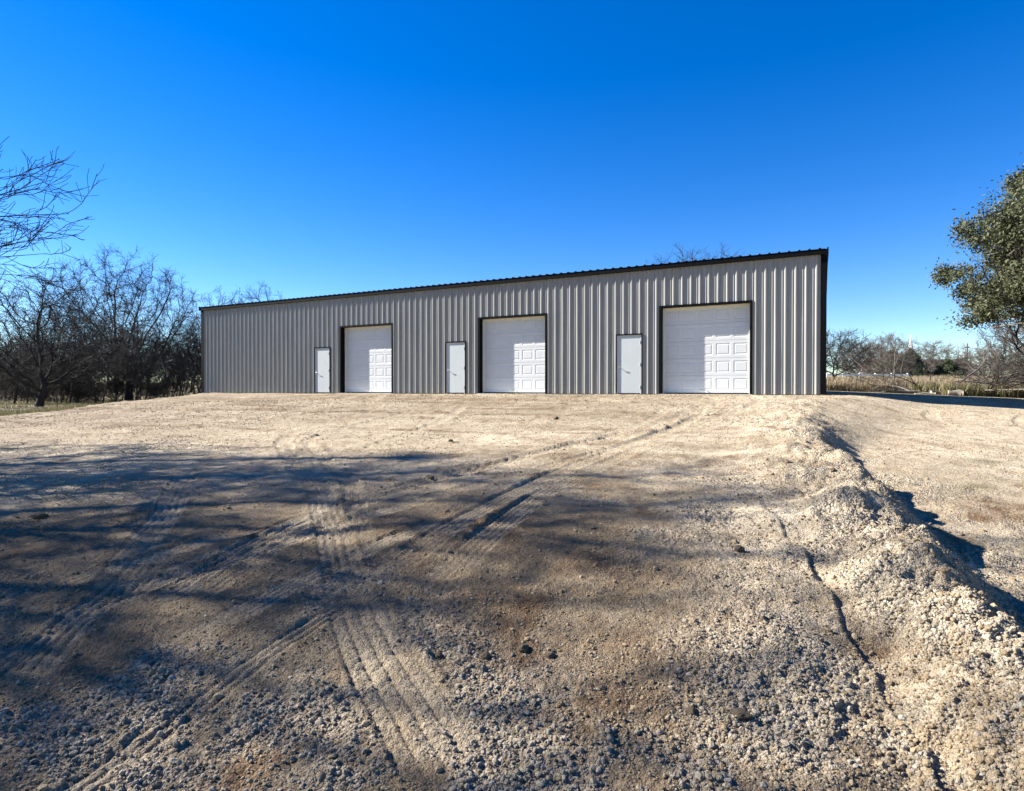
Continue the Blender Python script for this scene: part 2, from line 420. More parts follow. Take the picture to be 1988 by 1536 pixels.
def track_field(x, y):
    x = np.asarray(x, float); y = np.asarray(y, float)
    """depth offset, flattening 0..1 and tread mask at each point"""
    dz = np.zeros_like(x); flat = np.zeros_like(x); msk = np.zeros_like(x)
    for P, hw, ng, dep, lug, fl in TRACKS:
        R = resample(P)
        lo = R.min(0) - 0.5; hi = R.max(0) + 0.5
        sel = np.where((x > lo[0]) & (x < hi[0]) & (y > lo[1]) & (y < hi[1]))[0]
        if len(sel) == 0: continue
        px, py = x[sel], y[sel]
        A = R[:-1]; Bv = R[1:] - A; L2 = (Bv ** 2).sum(1); cum = np.concatenate([[0], np.cumsum(np.sqrt(L2))])
        best = np.full(len(sel), 9.0); lat = np.zeros(len(sel)); lon = np.zeros(len(sel))
        # coarse pass over every segment (few hundred at most)
        for j in range(len(A)):
            wx = px - A[j, 0]; wy = py - A[j, 1]
            t = np.clip((wx * Bv[j, 0] + wy * Bv[j, 1]) / L2[j], 0, 1)
            ex = wx - t * Bv[j, 0]; ey = wy - t * Bv[j, 1]
            dd = ex * ex + ey * ey
            c = np.where(dd < best)[0]
            best[c] = dd[c]
            lat[c] = (wx * Bv[j, 1] - wy * Bv[j, 0])[c] / math.sqrt(L2[j]); lon[c] = cum[j] + t[c] * math.sqrt(L2[j])
        dist = np.sqrt(best)
        ends = np.clip(np.minimum(lon, cum[-1] - lon) / min(1.3, .16 * cum[-1]), 0, 1)
        ends = ends * ends
        wear = np.clip(0.8 + 0.6 * vnoise(lon * 0.9 + hw * 99, lat * 2 + dep * 999, 5), 0.4, 1) * ends
        inside = sstep(hw * 1.15, hw * 0.9, dist) * wear
        rim = np.exp(-((dist - hw * 1.12) / 0.035) ** 2) * wear
        wob = lat + 0.006 * vnoise(lon * 5, lon * 0 + 3, 9)
        ph = wob / (2 * hw) * ng
        groove = np.clip(np.cos(2 * np.pi * ph) * 2.0 - 0.85, 0, 1)
        if lug:
            lg = np.clip(np.cos(2 * np.pi * (lon / 0.075 + 0.5 * np.floor(ph + 0.5))) * 2 - 1.1, 0, 1)
            groove = np.maximum(groove, 0.7 * lg)
        edge = np.clip(1 - np.abs(dist - hw) / 0.02, 0, 1)
        dz[sel] += -(groove + 0.15 * edge) * dep * np.interp(py, [2, 3.5, 8], [.75, 1.2, 1.8]) * inside - 0.010 * inside + 0.009 * rim
        flat[sel] = np.maximum(flat[sel], inside * fl); msk[sel] = np.maximum(msk[sel], inside)
    return dz, flat, msk

def masks(x, y):
    """brown soil with painted streaks of clod shade, loose gravel, grass (0..1)"""
    xc = np.interp(y, CREST_Y, CREST_X); q = x - xc
    n = fbm(x * 0.8, y * 0.55, 31, 4); n2 = fbm(x * 2.2, y * 1.6, 47, 4); n3 = fbm(x * 0.35, y * 0.3, 53, 3)
    bell = lambda cx, cy, rx, ry: np.exp(-((x - cx) / rx) ** 2 - ((y - cy) / ry) ** 2)
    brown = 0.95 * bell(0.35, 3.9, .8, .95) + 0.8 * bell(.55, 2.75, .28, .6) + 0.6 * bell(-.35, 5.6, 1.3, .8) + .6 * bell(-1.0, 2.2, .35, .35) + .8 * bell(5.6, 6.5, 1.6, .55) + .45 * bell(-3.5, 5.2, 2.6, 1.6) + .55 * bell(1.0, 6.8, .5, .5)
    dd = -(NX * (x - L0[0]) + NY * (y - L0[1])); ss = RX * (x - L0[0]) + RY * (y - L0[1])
    streak = np.clip(fbm(ss * .22, dd * 2.4, 141, 4) * 2.2 - .1, 0, 1) * sstep(17, 12, dd) * sstep(.4, -.5, q)  # darker soil streaks that also paint in the shadows of small clods
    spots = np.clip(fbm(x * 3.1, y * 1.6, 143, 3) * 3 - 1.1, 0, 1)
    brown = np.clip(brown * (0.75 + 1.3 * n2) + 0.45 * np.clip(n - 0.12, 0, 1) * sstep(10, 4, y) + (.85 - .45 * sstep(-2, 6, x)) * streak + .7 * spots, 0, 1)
    grav = 0.75 * sstep(4.3, 2.2, y + 0.8 * n2) + 0.9 * np.exp(-(q / 0.55) ** 2) * sstep(17, 10, y) + 0.7 * sstep(0.0, 0.5, q) * sstep(1.9, 1.0, q) * sstep(13, 7, y)
    grav = grav + 0.5 * np.clip(n2 * 2.2, 0, 1) * sstep(9, 4, y) + 0.25 * np.clip(n * 2, 0, 1)
    grav = grav + 0.35 * sstep(1.0, 2.2, x) * sstep(11, 6, y)
    grav = np.clip(grav * 0.7 * (0.75 + 0.9 * n2) + 0.9 * grav * sstep(-.16, .34, n2 + .6 * n + .35 * fbm(x * 6, y * 5, 49, 3)) - .32 * grav, 0, 1) * (1 - 0.75 * brown)
    wood = sstep(-16.0, -19.0, x + 1.2 * n) * sstep(10, 16, y)
    rfield = sstep(27.5, 31.5, y + 2.5 * n3) * sstep(9, 11, x) + sstep(17.5, 23, x) * sstep(10, 14, y) * (0.4 + n)
    gr = bell(6.2, 7.6, 1.6, .5) * .7 + bell(5.4, 5.4, .9, .35) * .75 + .6 * bell(7.5, 9.4, 1.2, .35) + .5 * bell(-1.6, 22.9, 1.2, .5)
    far = sstep(45, 60, y)
    global CREAM
    cream = np.maximum(sstep(6.0, 9.5, y + 0.5 * x * 0 + 2.0 * n3), sstep(0.5, 2.0, x + .8 * n2) * sstep(1.5, 4.5, y + x))  # near left stays brown soil, its colour also lowered to darken the tree shade
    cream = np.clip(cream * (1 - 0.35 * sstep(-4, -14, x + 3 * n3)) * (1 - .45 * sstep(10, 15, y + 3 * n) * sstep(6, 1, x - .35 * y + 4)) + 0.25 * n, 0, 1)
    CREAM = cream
    return brown, grav, np.clip(np.maximum.reduce([wood, rfield, gr * (0.6 + 1.2 * n2), far]), 0, 1)

def ground_fine(x, y, base_only=False):
    d = -(NX * (x - L0[0]) + NY * (y - L0[1])); s = RX * (x - L0[0]) + RY * (y - L0[1])
    xc = np.interp(y, CREST_Y, CREST_X); q = x - xc
    br, gv, gs = masks(x, y)
    dz, flat, msk = track_field(x, y)
    near = sstep(14, 5, y)
    calm = sstep(-0.3, 1.6, d) * (1 - 0.0 * s)
    berm = np.exp(-(q / 0.6) ** 2) * sstep(18, 14, y)
    r = 0.030 * fbm(x * 0.55, y * 0.55, 3, 3) * calm
    r = r + (0.018 + 0.022 * gv * near + 0.06 * berm) * fbm(x * 2.6, y * 2.6, 5, 4) * calm
    r = r + (0.010 + 0.016 * gv * near + 0.03 * berm) * fbm(x * 11, y * 11, 7, 3) * sstep(22, 9, y)
    r = r + (0.007 + 0.008 * gv) * fbm(x * 34, y * 34, 13, 2) * sstep(9, 4.5, y)
    # scrape marks left by the grader, running along the building
    g = fbm(s * 0.30 + 3, d * 3.1, 21, 3)
    r = r + 0.020 * g * sstep(15.5, 9, d) * sstep(0.6, 2.0, d) * sstep(0.3, -0.6, q)
    cl = np.clip(fbm(s * .8, d * 5.5, 23, 3) - 0.28, 0, 1)
    r = r + 0.12 * cl * sstep(15, 8, d) * sstep(0.6, 2.0, d) * sstep(0.3, -0.6, q)
    # shovel sized heaps on the berm
    r = r + 0.10 * berm * np.clip(fbm(x * 1.7, y * 1.7, 61, 2), 0, 1)
    r = r * (1 - 0.8 * flat) + dz
    return r, br, gv, gs, msk

# fan of rows round the camera: finer where the ground is near
def make_ground():
    ys = [0.7]
    while ys[-1] < 70:
        w = ys[-1]; ys.append(w + w * (0.0052 if w < 9 else 0.008))
    ys = np.array(ys)
    a = np.linspace(-0.95, 0.95, 580)
    ext = 0.95 + 1.5 * np.linspace(0, 1, 36)[1:] ** 1.6
    a = np.concatenate([-ext[::-1], a, ext])
    Y, A = np.meshgrid(ys, a, indexing='ij')
    X = A * (Y + 0.35)
    x = X.ravel(); y = Y.ravel()
    z = ground_base(x, y)
    f, br, gv, gs, msk = ground_fine(x, y)
    z = z + f
    nr, nc = Y.shape
    i = np.arange(nr * nc).reshape(nr, nc)
    F = np.stack([i[:-1, :-1], i[:-1, 1:], i[1:, 1:], i[1:, :-1]], -1).reshape(-1, 4)
    me = np_mesh('ground', np.stack([x, y, z], 1), [F], M['ground'], True)
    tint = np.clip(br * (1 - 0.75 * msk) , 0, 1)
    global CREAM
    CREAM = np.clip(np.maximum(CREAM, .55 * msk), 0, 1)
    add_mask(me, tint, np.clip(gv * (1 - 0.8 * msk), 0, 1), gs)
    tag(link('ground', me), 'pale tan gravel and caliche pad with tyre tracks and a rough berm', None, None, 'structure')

def add_mask(me, r, g, b):
    ca = me.color_attributes.new('mask', 'FLOAT_COLOR', 'POINT')
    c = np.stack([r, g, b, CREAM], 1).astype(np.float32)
    ca.data.foreach_set('color', c.ravel())

def make_field():
    xs = np.concatenate([-np.geomspace(1500, 60, 26), np.linspace(-58, 58, 118), np.geomspace(60, 1500, 26)])
    ys = np.concatenate([-np.geomspace(700, 30, 14), np.linspace(-28, 76, 106), np.geomspace(78, 1900, 34)])
    X, Y = np.meshgrid(xs, ys); x = X.ravel(); y = Y.ravel()
    z = ground_base(x, y)
    inside = (np.abs(x) < 2.40 * (y + 0.35)) & (y > 0.75) & (y < 69)
    z = z - 0.35 * inside - 0.02
    z = z + 2.5 * fbm(x / 160, y / 160, 71, 3) * sstep(120, 420, np.hypot(x, y))
    nr, nc = X.shape; i = np.arange(nr * nc).reshape(nr, nc)
    F = np.stack([i[:-1, :-1], i[:-1, 1:], i[1:, 1:], i[1:, :-1]], -1).reshape(-1, 4)
    me = np_mesh('field', np.stack([x, y, z], 1), [F], M['ground'], True)
    br, gv, gs = masks(x, y)
    out = sstep(28, 45, np.abs(x))
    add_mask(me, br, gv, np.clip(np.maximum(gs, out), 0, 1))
    tag(link('field', me), 'flat dry grassland reaching to the horizon', None, None, 'structure')

make_ground(); make_field()
print('ground done')

# ---------------------------------------------------------------- the building
W, HT = 30.49, 4.667
DEP = 9.15
B = empty('metal_building', (L0[0], L0[1], SLAB), 'long ash grey corrugated metal shop building with black trim, three garage doors', 'building', None, -math.atan2(-RY, RX))

GARAGE = [(10.01, 13.13, 3.13), (17.62, 20.73, 3.13), (25.19, 28.30, 3.13)]
ENTRY = [(8.36, 9.36, 2.19), (15.99, 16.98, 2.19), (23.57, 24.55, 2.19)]
OPEN = sorted(GARAGE + ENTRY)
PITCH = 0.3048
def rib_profile(x0, x1, phase=0.0):
    """(x, y) points of the sheet's cross-section between x0 and x1; -y is outward"""
    raw = []
    k0 = math.floor((x0 - phase) / PITCH) - 1; k1 = math.ceil((x1 - phase) / PITCH) + 1
    for k in range(k0, k1):
        c = phase + k * PITCH
        for dx, h in ((-.052, 0), (-.013, .037), (.013, .037), (.047, 0), (.086, 0), (.096, .007), (.106, .007), (.118, 0), (.183, 0), (.195, .008), (.208, .008), (.217, 0)):
            raw.append((c + dx, -h))
    out = []
    for (a, b) in zip(raw[:-1], raw[1:]):
        for e in (x0, x1):
            if a[0] < e < b[0]:
                t = (e - a[0]) / (b[0] - a[0]); out.append((e, a[1] + (b[1] - a[1]) * t))
        if x0 <= b[0] <= x1: out.append(b)
    pts = sorted(set(out)); 
    if pts[0][0] > x0 + 1e-6: pts.insert(0, (x0, pts[0][1]))
    return pts

def sheet(name, x0, x1, pieces, top, parent, mat, wav=True, org=None):
    """corrugated sheet; pieces: [(xa, xb, z0)] ; org maps (x, y, z) into building space"""
    V = []; F = []
    for xa, xb, z0 in pieces:
        P = rib_profile(xa, xb, 0.08)
        n = max(2, int((top - z0) / 0.3)); zs = np.linspace(z0, top, n + 1)
        o = len(V); m = len(P)
        for z in zs:
            for (px, py) in P:
                w = 0.0
                if wav:                       # oil-canning of thin sheet steel
                    a = np.array([px * 1.7]); bz = np.array([z * 0.9])
                    w = 0.0035 * float(vnoise(a, bz, 81)[0]) + 0.0015 * float(vnoise(a * 6, bz * 2, 83)[0])
                V.append((px, py + w, z))
        for i in range(n):
            for j in range(m - 1):
                F.append((o + i * m + j, o + i * m + j + 1, o + (i + 1) * m + j + 1, o + (i + 1) * m + j))
    if org: V = [org(*v) for v in V]
    me = bpy.data.meshes.new(name); me.from_pydata(V, [], F); me.update(); me.materials.append(mat)
    return link(name, me, parent)

np_sheets = 0
x = 0.02
while x < W - 0.03:
    xe = min(x + 3 * PITCH, W - 0.02)
    cuts = sorted({x, xe} | {e for o in OPEN for e in o[:2] if x < e < xe})
    pcs = []
    for a, b in zip(cuts[:-1], cuts[1:]):
        mid = (a + b) / 2; z0 = 0.0
        for o in OPEN:
            if o[0] <= mid <= o[1]: z0 = o[2]
        if b - a > 0.004: pcs.append((a, b, z0))
    sheet('siding_panel', x, xe, pcs, 4.52, B, M['siding'])
    x = xe
# end walls and rear, same sheets
SL = 1 / 12.0
tri = lambda t: 4.5 + SL * (DEP / 2 - abs(DEP / 2 - t))
for (nm, xx, sgn) in (('end_wall', W - 0.01, 1), ('end_wall', 0.01, -1)):
    V = []; F = []; P = rib_profile(0.0, DEP, 0.1)
    for (t, h) in P:
        V += [(xx - sgn * h, t, 0.0), (xx - sgn * h, t, tri(t))]
    F = [(2 * i, 2 * i + 2, 2 * i + 3, 2 * i + 1) for i in range(len(P) - 1)]
    me = bpy.data.meshes.new(nm); me.from_pydata(V, [], F); me.update(); me.materials.append(M['siding']); link(nm, me, B)
sheet('rear_wall', 0.0, W, [(0.0, W, 0.0)], 4.5, B, M['siding'], False, lambda a, b_, c: (a, DEP - b_, c))

# slab and trims
MB().box(-0.02, W + 0.02, 0.045, DEP + .02, -0.5, -0.004).box(-0.02, W + 0.02, -0.05, 0.045, -0.5, -0.03).build('slab', M['concrete'], B)
for z0, nm in ((0.0, 'base_trim'),):
    pass
MB().box(-0.06, W + 0.06, -0.125, -0.037, 4.50, 4.655).build('eave_trim', M['black_trim'], B)
MB().box(W - 0.12, W + 0.05, -0.044, -0.034, 0.0, 4.498).box(W + 0.036, W + 0.05, -0.034, 0.14, 0.0, 4.498).build('corner_trim', M['black_trim'], B)
MB().box(-0.05, 0.13, -0.044, -0.034, 0.0, 4.498).box(-0.05, -0.036, -0.034, 0.14, 0.0, 4.498).build('corner_trim', M['black_trim'], B)
for xa, xb in ((W + 0.0601, W + 0.10), (-0.10, -0.0601)):
    yz = [(-0.15, 4.49), (-0.15, 4.70), (DEP / 2, 4.70 + SL * (DEP / 2 + .16)), (DEP + .16, 4.70), (DEP + .16, 4.52), (DEP / 2, 4.52 + SL * DEP / 2)]
    n = 6; vs = [(xa, a, b) for a, b in yz] + [(xb, a, b) for a, b in yz]
    m_ = MB(); m_.quad_strip(vs, [(0, 1, 7, 6), (1, 2, 8, 7), (2, 3, 9, 8), (3, 4, 10, 9), (4, 5, 11, 10), (5, 0, 6, 11), (0, 5, 2, 1), (2, 5, 4, 3), (6, 7, 8, 11), (8, 9, 10, 11)])
    m_.build('rake_trim', M['black_trim'], B)
# roof sheets, ribs standing up at the eave
roof_me = None
nroof = int(W / (3 * PITCH)) + 1
wroof = W / nroof
for k in range(nroof):
    if roof_me is None:
        P = []
        for j in range(3):
            c = (j + 0.5) * wroof / 3
            P += [(c - .045, 0.0), (c - .018, .036), (c + .018, .036), (c + .045, 0.0)]
        P = [(0.0, 0.0)] + P + [(wroof - 0.002, 0.0)]
        V = []; F = []; m = len(P)
        for yy, zz in ((-0.14, 4.664), (DEP / 2, 4.664 + SL * (DEP / 2 + .14))):
            for (px, h) in P: V.append((px, yy, zz + h))
        for (px, h) in P: V.append((px, -0.14, 4.658))
        for j in range(m - 1):
            F.append((j, j + 1, m + j + 1, m + j)); F.append((2 * m + j, 2 * m + j + 1, j + 1, j))
        roof_me = bpy.data.meshes.new('roof_panel'); roof_me.from_pydata(V, [], F); roof_me.update(); roof_me.materials.append(M['black_trim'])
    link('roof_panel', roof_me, B, (k * wroof, 0, 0))
m_ = MB(); zr_ = 4.664 + SL * (DEP / 2 + .14)
m_.quad_strip([(0, DEP / 2, zr_), (W, DEP / 2, zr_), (W, DEP + .14, 4.664), (0, DEP + .14, 4.664)], [(0, 1, 2, 3)])
m_.build('rear_roof', M['black_trim'], B)

# garage doors
def section_mesh(w, h, cols=5):
    V = []; F = []; 
    mg = 0.075; gap = 0.11; mz = 0.105
    pw = (w - 2 * mg - (cols - 1) * gap) / cols
    xs = [0.0]
    # front face as a grid of stiles with a nested panel in each cell
    def q(a, b, c, d): 
        F.append((a, b, c, d))
    edge = 0.006
    cells = []
    xl = [0.0] + [mg + i * (pw + gap) - (gap / 2 if i else mg) for i in range(1, cols)] + [w]
    for i in range(cols):
        ca, cb = xl[i], xl[i + 1]
        pa = mg + i * (pw + gap); pb = pa + pw
        rects = [((ca, cb, 0.004, h - 0.004), 0.0), ((pa, pb, mz, h - mz), 0.0), ((pa + .016, pb - .016, mz + .016, h - mz - .016), 0.009),
                 ((pa + .030, pb - .030, mz + .030, h - mz - .030), 0.009), ((pa + .062, pb - .062, mz + .062, h - mz - .062), 0.002)]
        ids = []
        for (ra, rb, rc, rd), dep in rects:
            o = len(V); V.extend([(ra, dep, rc), (rb, dep, rc), (rb, dep, rd), (ra, dep, rd)]); ids.append(o)
        for o, p in zip(ids[:-1], ids[1:]):
            for e in range(4): F.append((o + e, o + (e + 1) % 4, p + (e + 1) % 4, p + e))
        F.append(tuple(ids[-1] + e for e in range(4)))
    o = len(V)                                    # rolled edges, top and bottom, and the back
    V.extend([(0, 0, 0.004), (w, 0, 0.004), (w, 0.012, 0.0), (0, 0.012, 0.0), (0, 0, h - .004), (w, 0, h - .004), (w, 0.012, h), (0, 0.012, h)])
    F.extend([(o, o + 3, o + 2, o + 1), (o + 4, o + 5, o + 6, o + 7)])
    me = bpy.data.meshes.new('door_section'); me.from_pydata(V, [], F); me.update(); me.materials.append(M['white_door'])
    return me

INSET = 0.26
sec_cache = {}
for gi, (xa, xb, h) in enumerate(GARAGE):
    t = 0.06
    gd = MB().box(xa + .01, xb - .01, INSET + .03, INSET + .05, 0.0, h).build('garage_door', M['white_door'], B)
    # black wrap: face strips and deep returns, butted
    tr = MB()
    tr.box(xa - .02, xa + t, -0.042, 0.0, 0, h + .045)
    tr.box(xb - t, xb + .02, -0.042, 0.0, 0, h + .045)
    tr.box(xa + t, xb - t, -0.042, 0.0, h - .02, h + .045)
    tr.box(xa + t - .012, xa + t, 0.0, INSET + .028, 0, h - .008)
    tr.box(xb - t, xb - t + .012, 0.0, INSET + .028, 0, h - .008)
    tr.box(xa + t, xb - t, 0.0, INSET + .028, h - .02, h - .008)
    tr.build('door_wrap', M['black_trim'], gd)
    st = MB()
    ia, ib, it = xa + t, xb - t, h - .02
    st.box(ia, ia + .05, INSET - .035, INSET, 0, it)
    st.box(ib - .05, ib, INSET - .035, INSET, 0, it)
    st.box(ia + .05, ib - .05, INSET - .035, INSET, it - .06, it)
    st.build('stop_moulding', M['cream_stop'], gd)
    w = ib - ia; hh = (it - 0.045) / 5
    key = round(w, 3)
    if key not in sec_cache: sec_cache[key] = section_mesh(w, hh - .003)
    for k in range(5):
        link('door_section', sec_cache[key], gd, (ia, INSET + .002, 0.045 + k * hh))
    MB().box(ia, ib, INSET - .004, INSET + .025, 0.0, 0.043).build('bottom_seal', M['rubber'], gd)
    hx = (ia + ib) / 2 - .12
    hm = MB().box(hx, hx + .03, INSET - .05, INSET + .0015, .10, .125).box(hx + .17, hx + .2, INSET - .05, INSET + .0015, .10, .125).box(hx, hx + .2, INSET - .062, INSET - .05, .097, .128)
    hm.build('lift_handle', M['steel'], gd)
    MB().box(xa, xb, -0.16, 0.0445, -0.12, -0.002).build('threshold', M['concrete'], gd)

for (xa, xb, h) in ENTRY:
    t = 0.022
    ed = MB().box(xa + .075, xb - .075, -0.006, 0.066, 0.03, h - .075).build('entry_door', M['grey_door'], B)
    fr = MB()
    ia, ib, it = xa + t, xb - t, h - t
    fr.box(ia, ia + .052, -0.014, 0.10, 0.0, it); fr.box(ib - .052, ib, -0.014, 0.10, 0.0, it); fr.box(ia + .052, ib - .052, -0.014, 0.10, it - .052, it)
    fr.build('door_frame', M['grey_door'], ed)
    tr = MB().box(xa - .012, xa + t, -0.042, 0.0, 0, h + .025).box(xb - t, xb + .012, -0.042, 0.0, 0, h + .025).box(xa + t, xb - t, -0.042, 0.0, h - t, h + .025)
    tr.build('door_wrap', M['black_trim'], ed)
    lx = xa + .115
    lv = MB().tube((lx, -0.0055, 1.0), (lx, -0.018, 1.0), .032, .030, 14).tube((lx, -0.018, 1.0), (lx, -0.064, 1.0), .012, .012, 8).tube((lx - .006, -0.066, 1.0), (lx + .11, -0.066, .995), .012, .010, 8)
    lv.build('lever_handle', M['steel'], ed, smooth=False)
    for hz in (0.25, 1.08, 1.9):
        MB().tube((xb - .078, -0.018, hz - .055), (xb - .078, -0.018, hz + .055), .011, .011, 8).build('hinge', M['steel'], ed)
    MB().box(xa + .074, xb - .074, 0.0, 0.10, 0.0, 0.028).build('sill', M['rubber'], ed)
print('building done')

# ---------------------------------------------------------------- trees
def unit(v): return v / np.maximum(np.linalg.norm(v, axis=-1, keepdims=True), 1e-9)

def grow(S, D, L, R, n, wig, trop, tip=0.35, g=None):
    """grow B branches of n steps; returns points (B, n+1, 3) and radii (B, n+1)"""
    g = g or rng
    Bn = len(S); P = np.empty((Bn, n + 1, 3)); P[:, 0] = S; d = unit(D.copy())
    for i in range(n):
        d = d + g.normal(0, wig, (Bn, 3)); d[:, 2] += trop
        d = unit(d); P[:, i + 1] = P[:, i] + d * (L / n)[:, None]
    t = np.linspace(0, 1, n + 1)[None]
    return P, R[:, None] * (1 - (1 - tip) * t)

def spawn(P, Rr, L, m, t0, t1, a0, a1, lf, rf, taper=0.55, rmin=0.002, g=None):
    g = g or rng
    Bn, n1, _ = P.shape; n = n1 - 1
    t = (np.arange(m)[None] + g.uniform(0, 1, (Bn, m))) / m * (t1 - t0) + t0
    t = np.minimum(t, 0.9999)
    i = (t * n).astype(int); f = t * n - i
    b = np.arange(Bn)[:, None]
    A = P[b, i]; C = P[b, i + 1]
    S = A + (C - A) * f[..., None]; T = unit(C - A)
    rr = Rr[b, i] * (1 - f) + Rr[b, i + 1] * f
    v = unit(np.cross(T, g.normal(0, 1, (Bn, m, 3)))); ang = g.uniform(a0, a1, (Bn, m))[..., None]
    D = T * np.cos(ang) + v * np.sin(ang)
    Lc = L[:, None] * lf * (1 - taper * t) * g.uniform(0.7, 1.25, (Bn, m))
    Rc = np.maximum(rr * rf * g.uniform(0.8, 1.1, (Bn, m)), rmin)
    return S.reshape(-1, 3), D.reshape(-1, 3), Lc.ravel(), Rc.ravel()

def tubes(parts):
    """parts: list of (P, R, k) -> verts, quads"""
    Vs = []; Fs = []; off = 0
    for P, R, k in parts:
        Bn, n1, _ = P.shape
        T = np.empty_like(P); T[:, 1:-1] = P[:, 2:] - P[:, :-2]; T[:, 0] = P[:, 1] - P[:, 0]; T[:, -1] = P[:, -1] - P[:, -2]
        T = unit(T); ref = np.array([0.31, 0.87, 0.37]); ref2 = np.array([0.9, -0.2, 0.1])
        mean = unit(P[:, -1] - P[:, 0]); use = np.abs(mean @ unit(ref)) > 0.85
        rf = np.where(use[:, None], ref2, ref)[:, None, :]
        A = unit(np.cross(T, rf)); Bv = np.cross(T, A)
        w = 2 * np.pi * np.arange(k) / k
        V = P[:, :, None] + (A[:, :, None] * np.cos(w)[:, None] + Bv[:, :, None] * np.sin(w)[:, None]) * R[:, :, None, None]
        idx = off + np.arange(Bn * n1 * k).reshape(Bn, n1, k)
        a = idx[:, :-1]; c = idx[:, 1:]
        Fs.append(np.stack([a, np.roll(a, -1, 2), np.roll(c, -1, 2), c], -1).reshape(-1, 4))
        Vs.append(V.reshape(-1, 3)); off += Bn * n1 * k
    return np.vstack(Vs), np.vstack(Fs)

def skeleton(H, seed, trunk=0.24, limbs=6, limb_len=0.62, limb_ang=(0.35, 0.95), m=(9, 8, 6, 4), rt=0.024, rmin=0.003, lean=(0, 0), wig=0.10, droop=0.0, lf=(0.46, 0.52, 0.60, 0.68)):
    g = np.random.default_rng(seed)
    S = np.zeros((1, 3)); S[0, 2] = -0.25
    D = np.array([[lean[0], lean[1], 1.0]]); L = np.array([trunk * H + 0.25]); R = np.array([rt * H])
    P0, R0 = grow(S, D, L, R, 6, 0.05, 0.02, 0.72, g)
    R0[:, 0] *= 1.35; R0[:, 1] *= 1.08
    out = [(P0, R0)]
    S, D, Lc, Rc = spawn(P0, R0, L / L * H, limbs, 0.55, 1.0, limb_ang[0], limb_ang[1], limb_len * 1.6, 0.62, 0.40, rmin, g)
    # one leader that carries the trunk on
    S = np.vstack([S, P0[:, -1]]); D = np.vstack([D, unit(P0[:, -1] - P0[:, -2]) + g.normal(0, .15, (1, 3))]); Lc = np.append(Lc, limb_len * H); Rc = np.append(Rc, R0[0, -1] * .8)
    P1, R1 = grow(S, D, Lc, Rc, 9, wig * 1.3, 0.035 - droop, 0.12, g); out.append((P1, R1))
    Pp, Rp, Lp = P1, R1, Lc
    for lv, mm in enumerate(m):
        S, D, Lc, Rc = spawn(Pp, Rp, Lp, mm, 0.18 if lv == 0 else 0.12, 1.0, 0.35, 0.95, lf[lv], 0.60, 0.45, rmin, g)
        n = (7, 5, 4, 3)[lv]
        Pp, Rp = grow(S, D, Lc, Rc, n, wig * (1.2 + .35 * lv), (0.03, 0.02, 0.02, 0.03)[lv] - droop * .6, 0.3, g)
        Rp = np.maximum(Rp, rmin * .8)
        Lp = Lc; out.append((Pp, Rp))
    return out

def squash(sk, H, dome=None):
    """scale the skeleton so that its top stands at H"""
    top = np.percentile(sk[-1][0][:, :, 2], 97.5)
    k = H / top
    sk = [(P * k, R * k) for P, R in sk]
    if dome:
        ql = np.percentile(np.hypot(sk[-1][0][..., 0], sk[-1][0][..., 1]), 88); kx = dome[0] * H * .92 / ql
        sk = [(P * np.array([kx, kx, 1.0]), R) for P, R in sk]
    if dome:                                  # gather the outer twigs into one rounded crown
        rx, cz, up, dn = (v * H for v in dome); out = []
        for P, R in sk:
            d = P - np.array([0, 0, cz]); v = np.where(d[..., 2] > 0, up, dn)
            az = np.arctan2(d[..., 1], d[..., 0]); lob = 1 + .10 * np.sin(az * 3 + H) + .08 * np.sin(az * 5 + d[..., 2] * 9 / H)
            rho = np.sqrt((d[..., 0] / rx / lob) ** 2 + (d[..., 1] / rx / lob) ** 2 + (d[..., 2] / v / lob) ** 2)
            nr = np.where(rho > .72, .72 + .33 * np.tanh((rho - .72) / .42), rho)
            out.append((np.array([0, 0, cz]) + d * (nr / np.maximum(rho, 1e-6))[..., None], R))
        sk = out
    return sk

def tree_parts(name, sk, root, mtrunk, mcrown, kmax=9):
    ks = [kmax, 7, 5, 4, 3, 3]
    nt_ = 3 if len(sk) > 4 else 2
    V, F = tubes([(P, R, ks[i]) for i, (P, R) in enumerate(sk[:nt_])])
    link('trunk', np_mesh('trunk', V, [F], mtrunk, True), root)
    V, F = tubes([(P, R, ks[min(i + nt_, 5)]) for i, (P, R) in enumerate(sk[nt_:])])
    link('crown', np_mesh('crown', V, [F], mcrown, True), root)

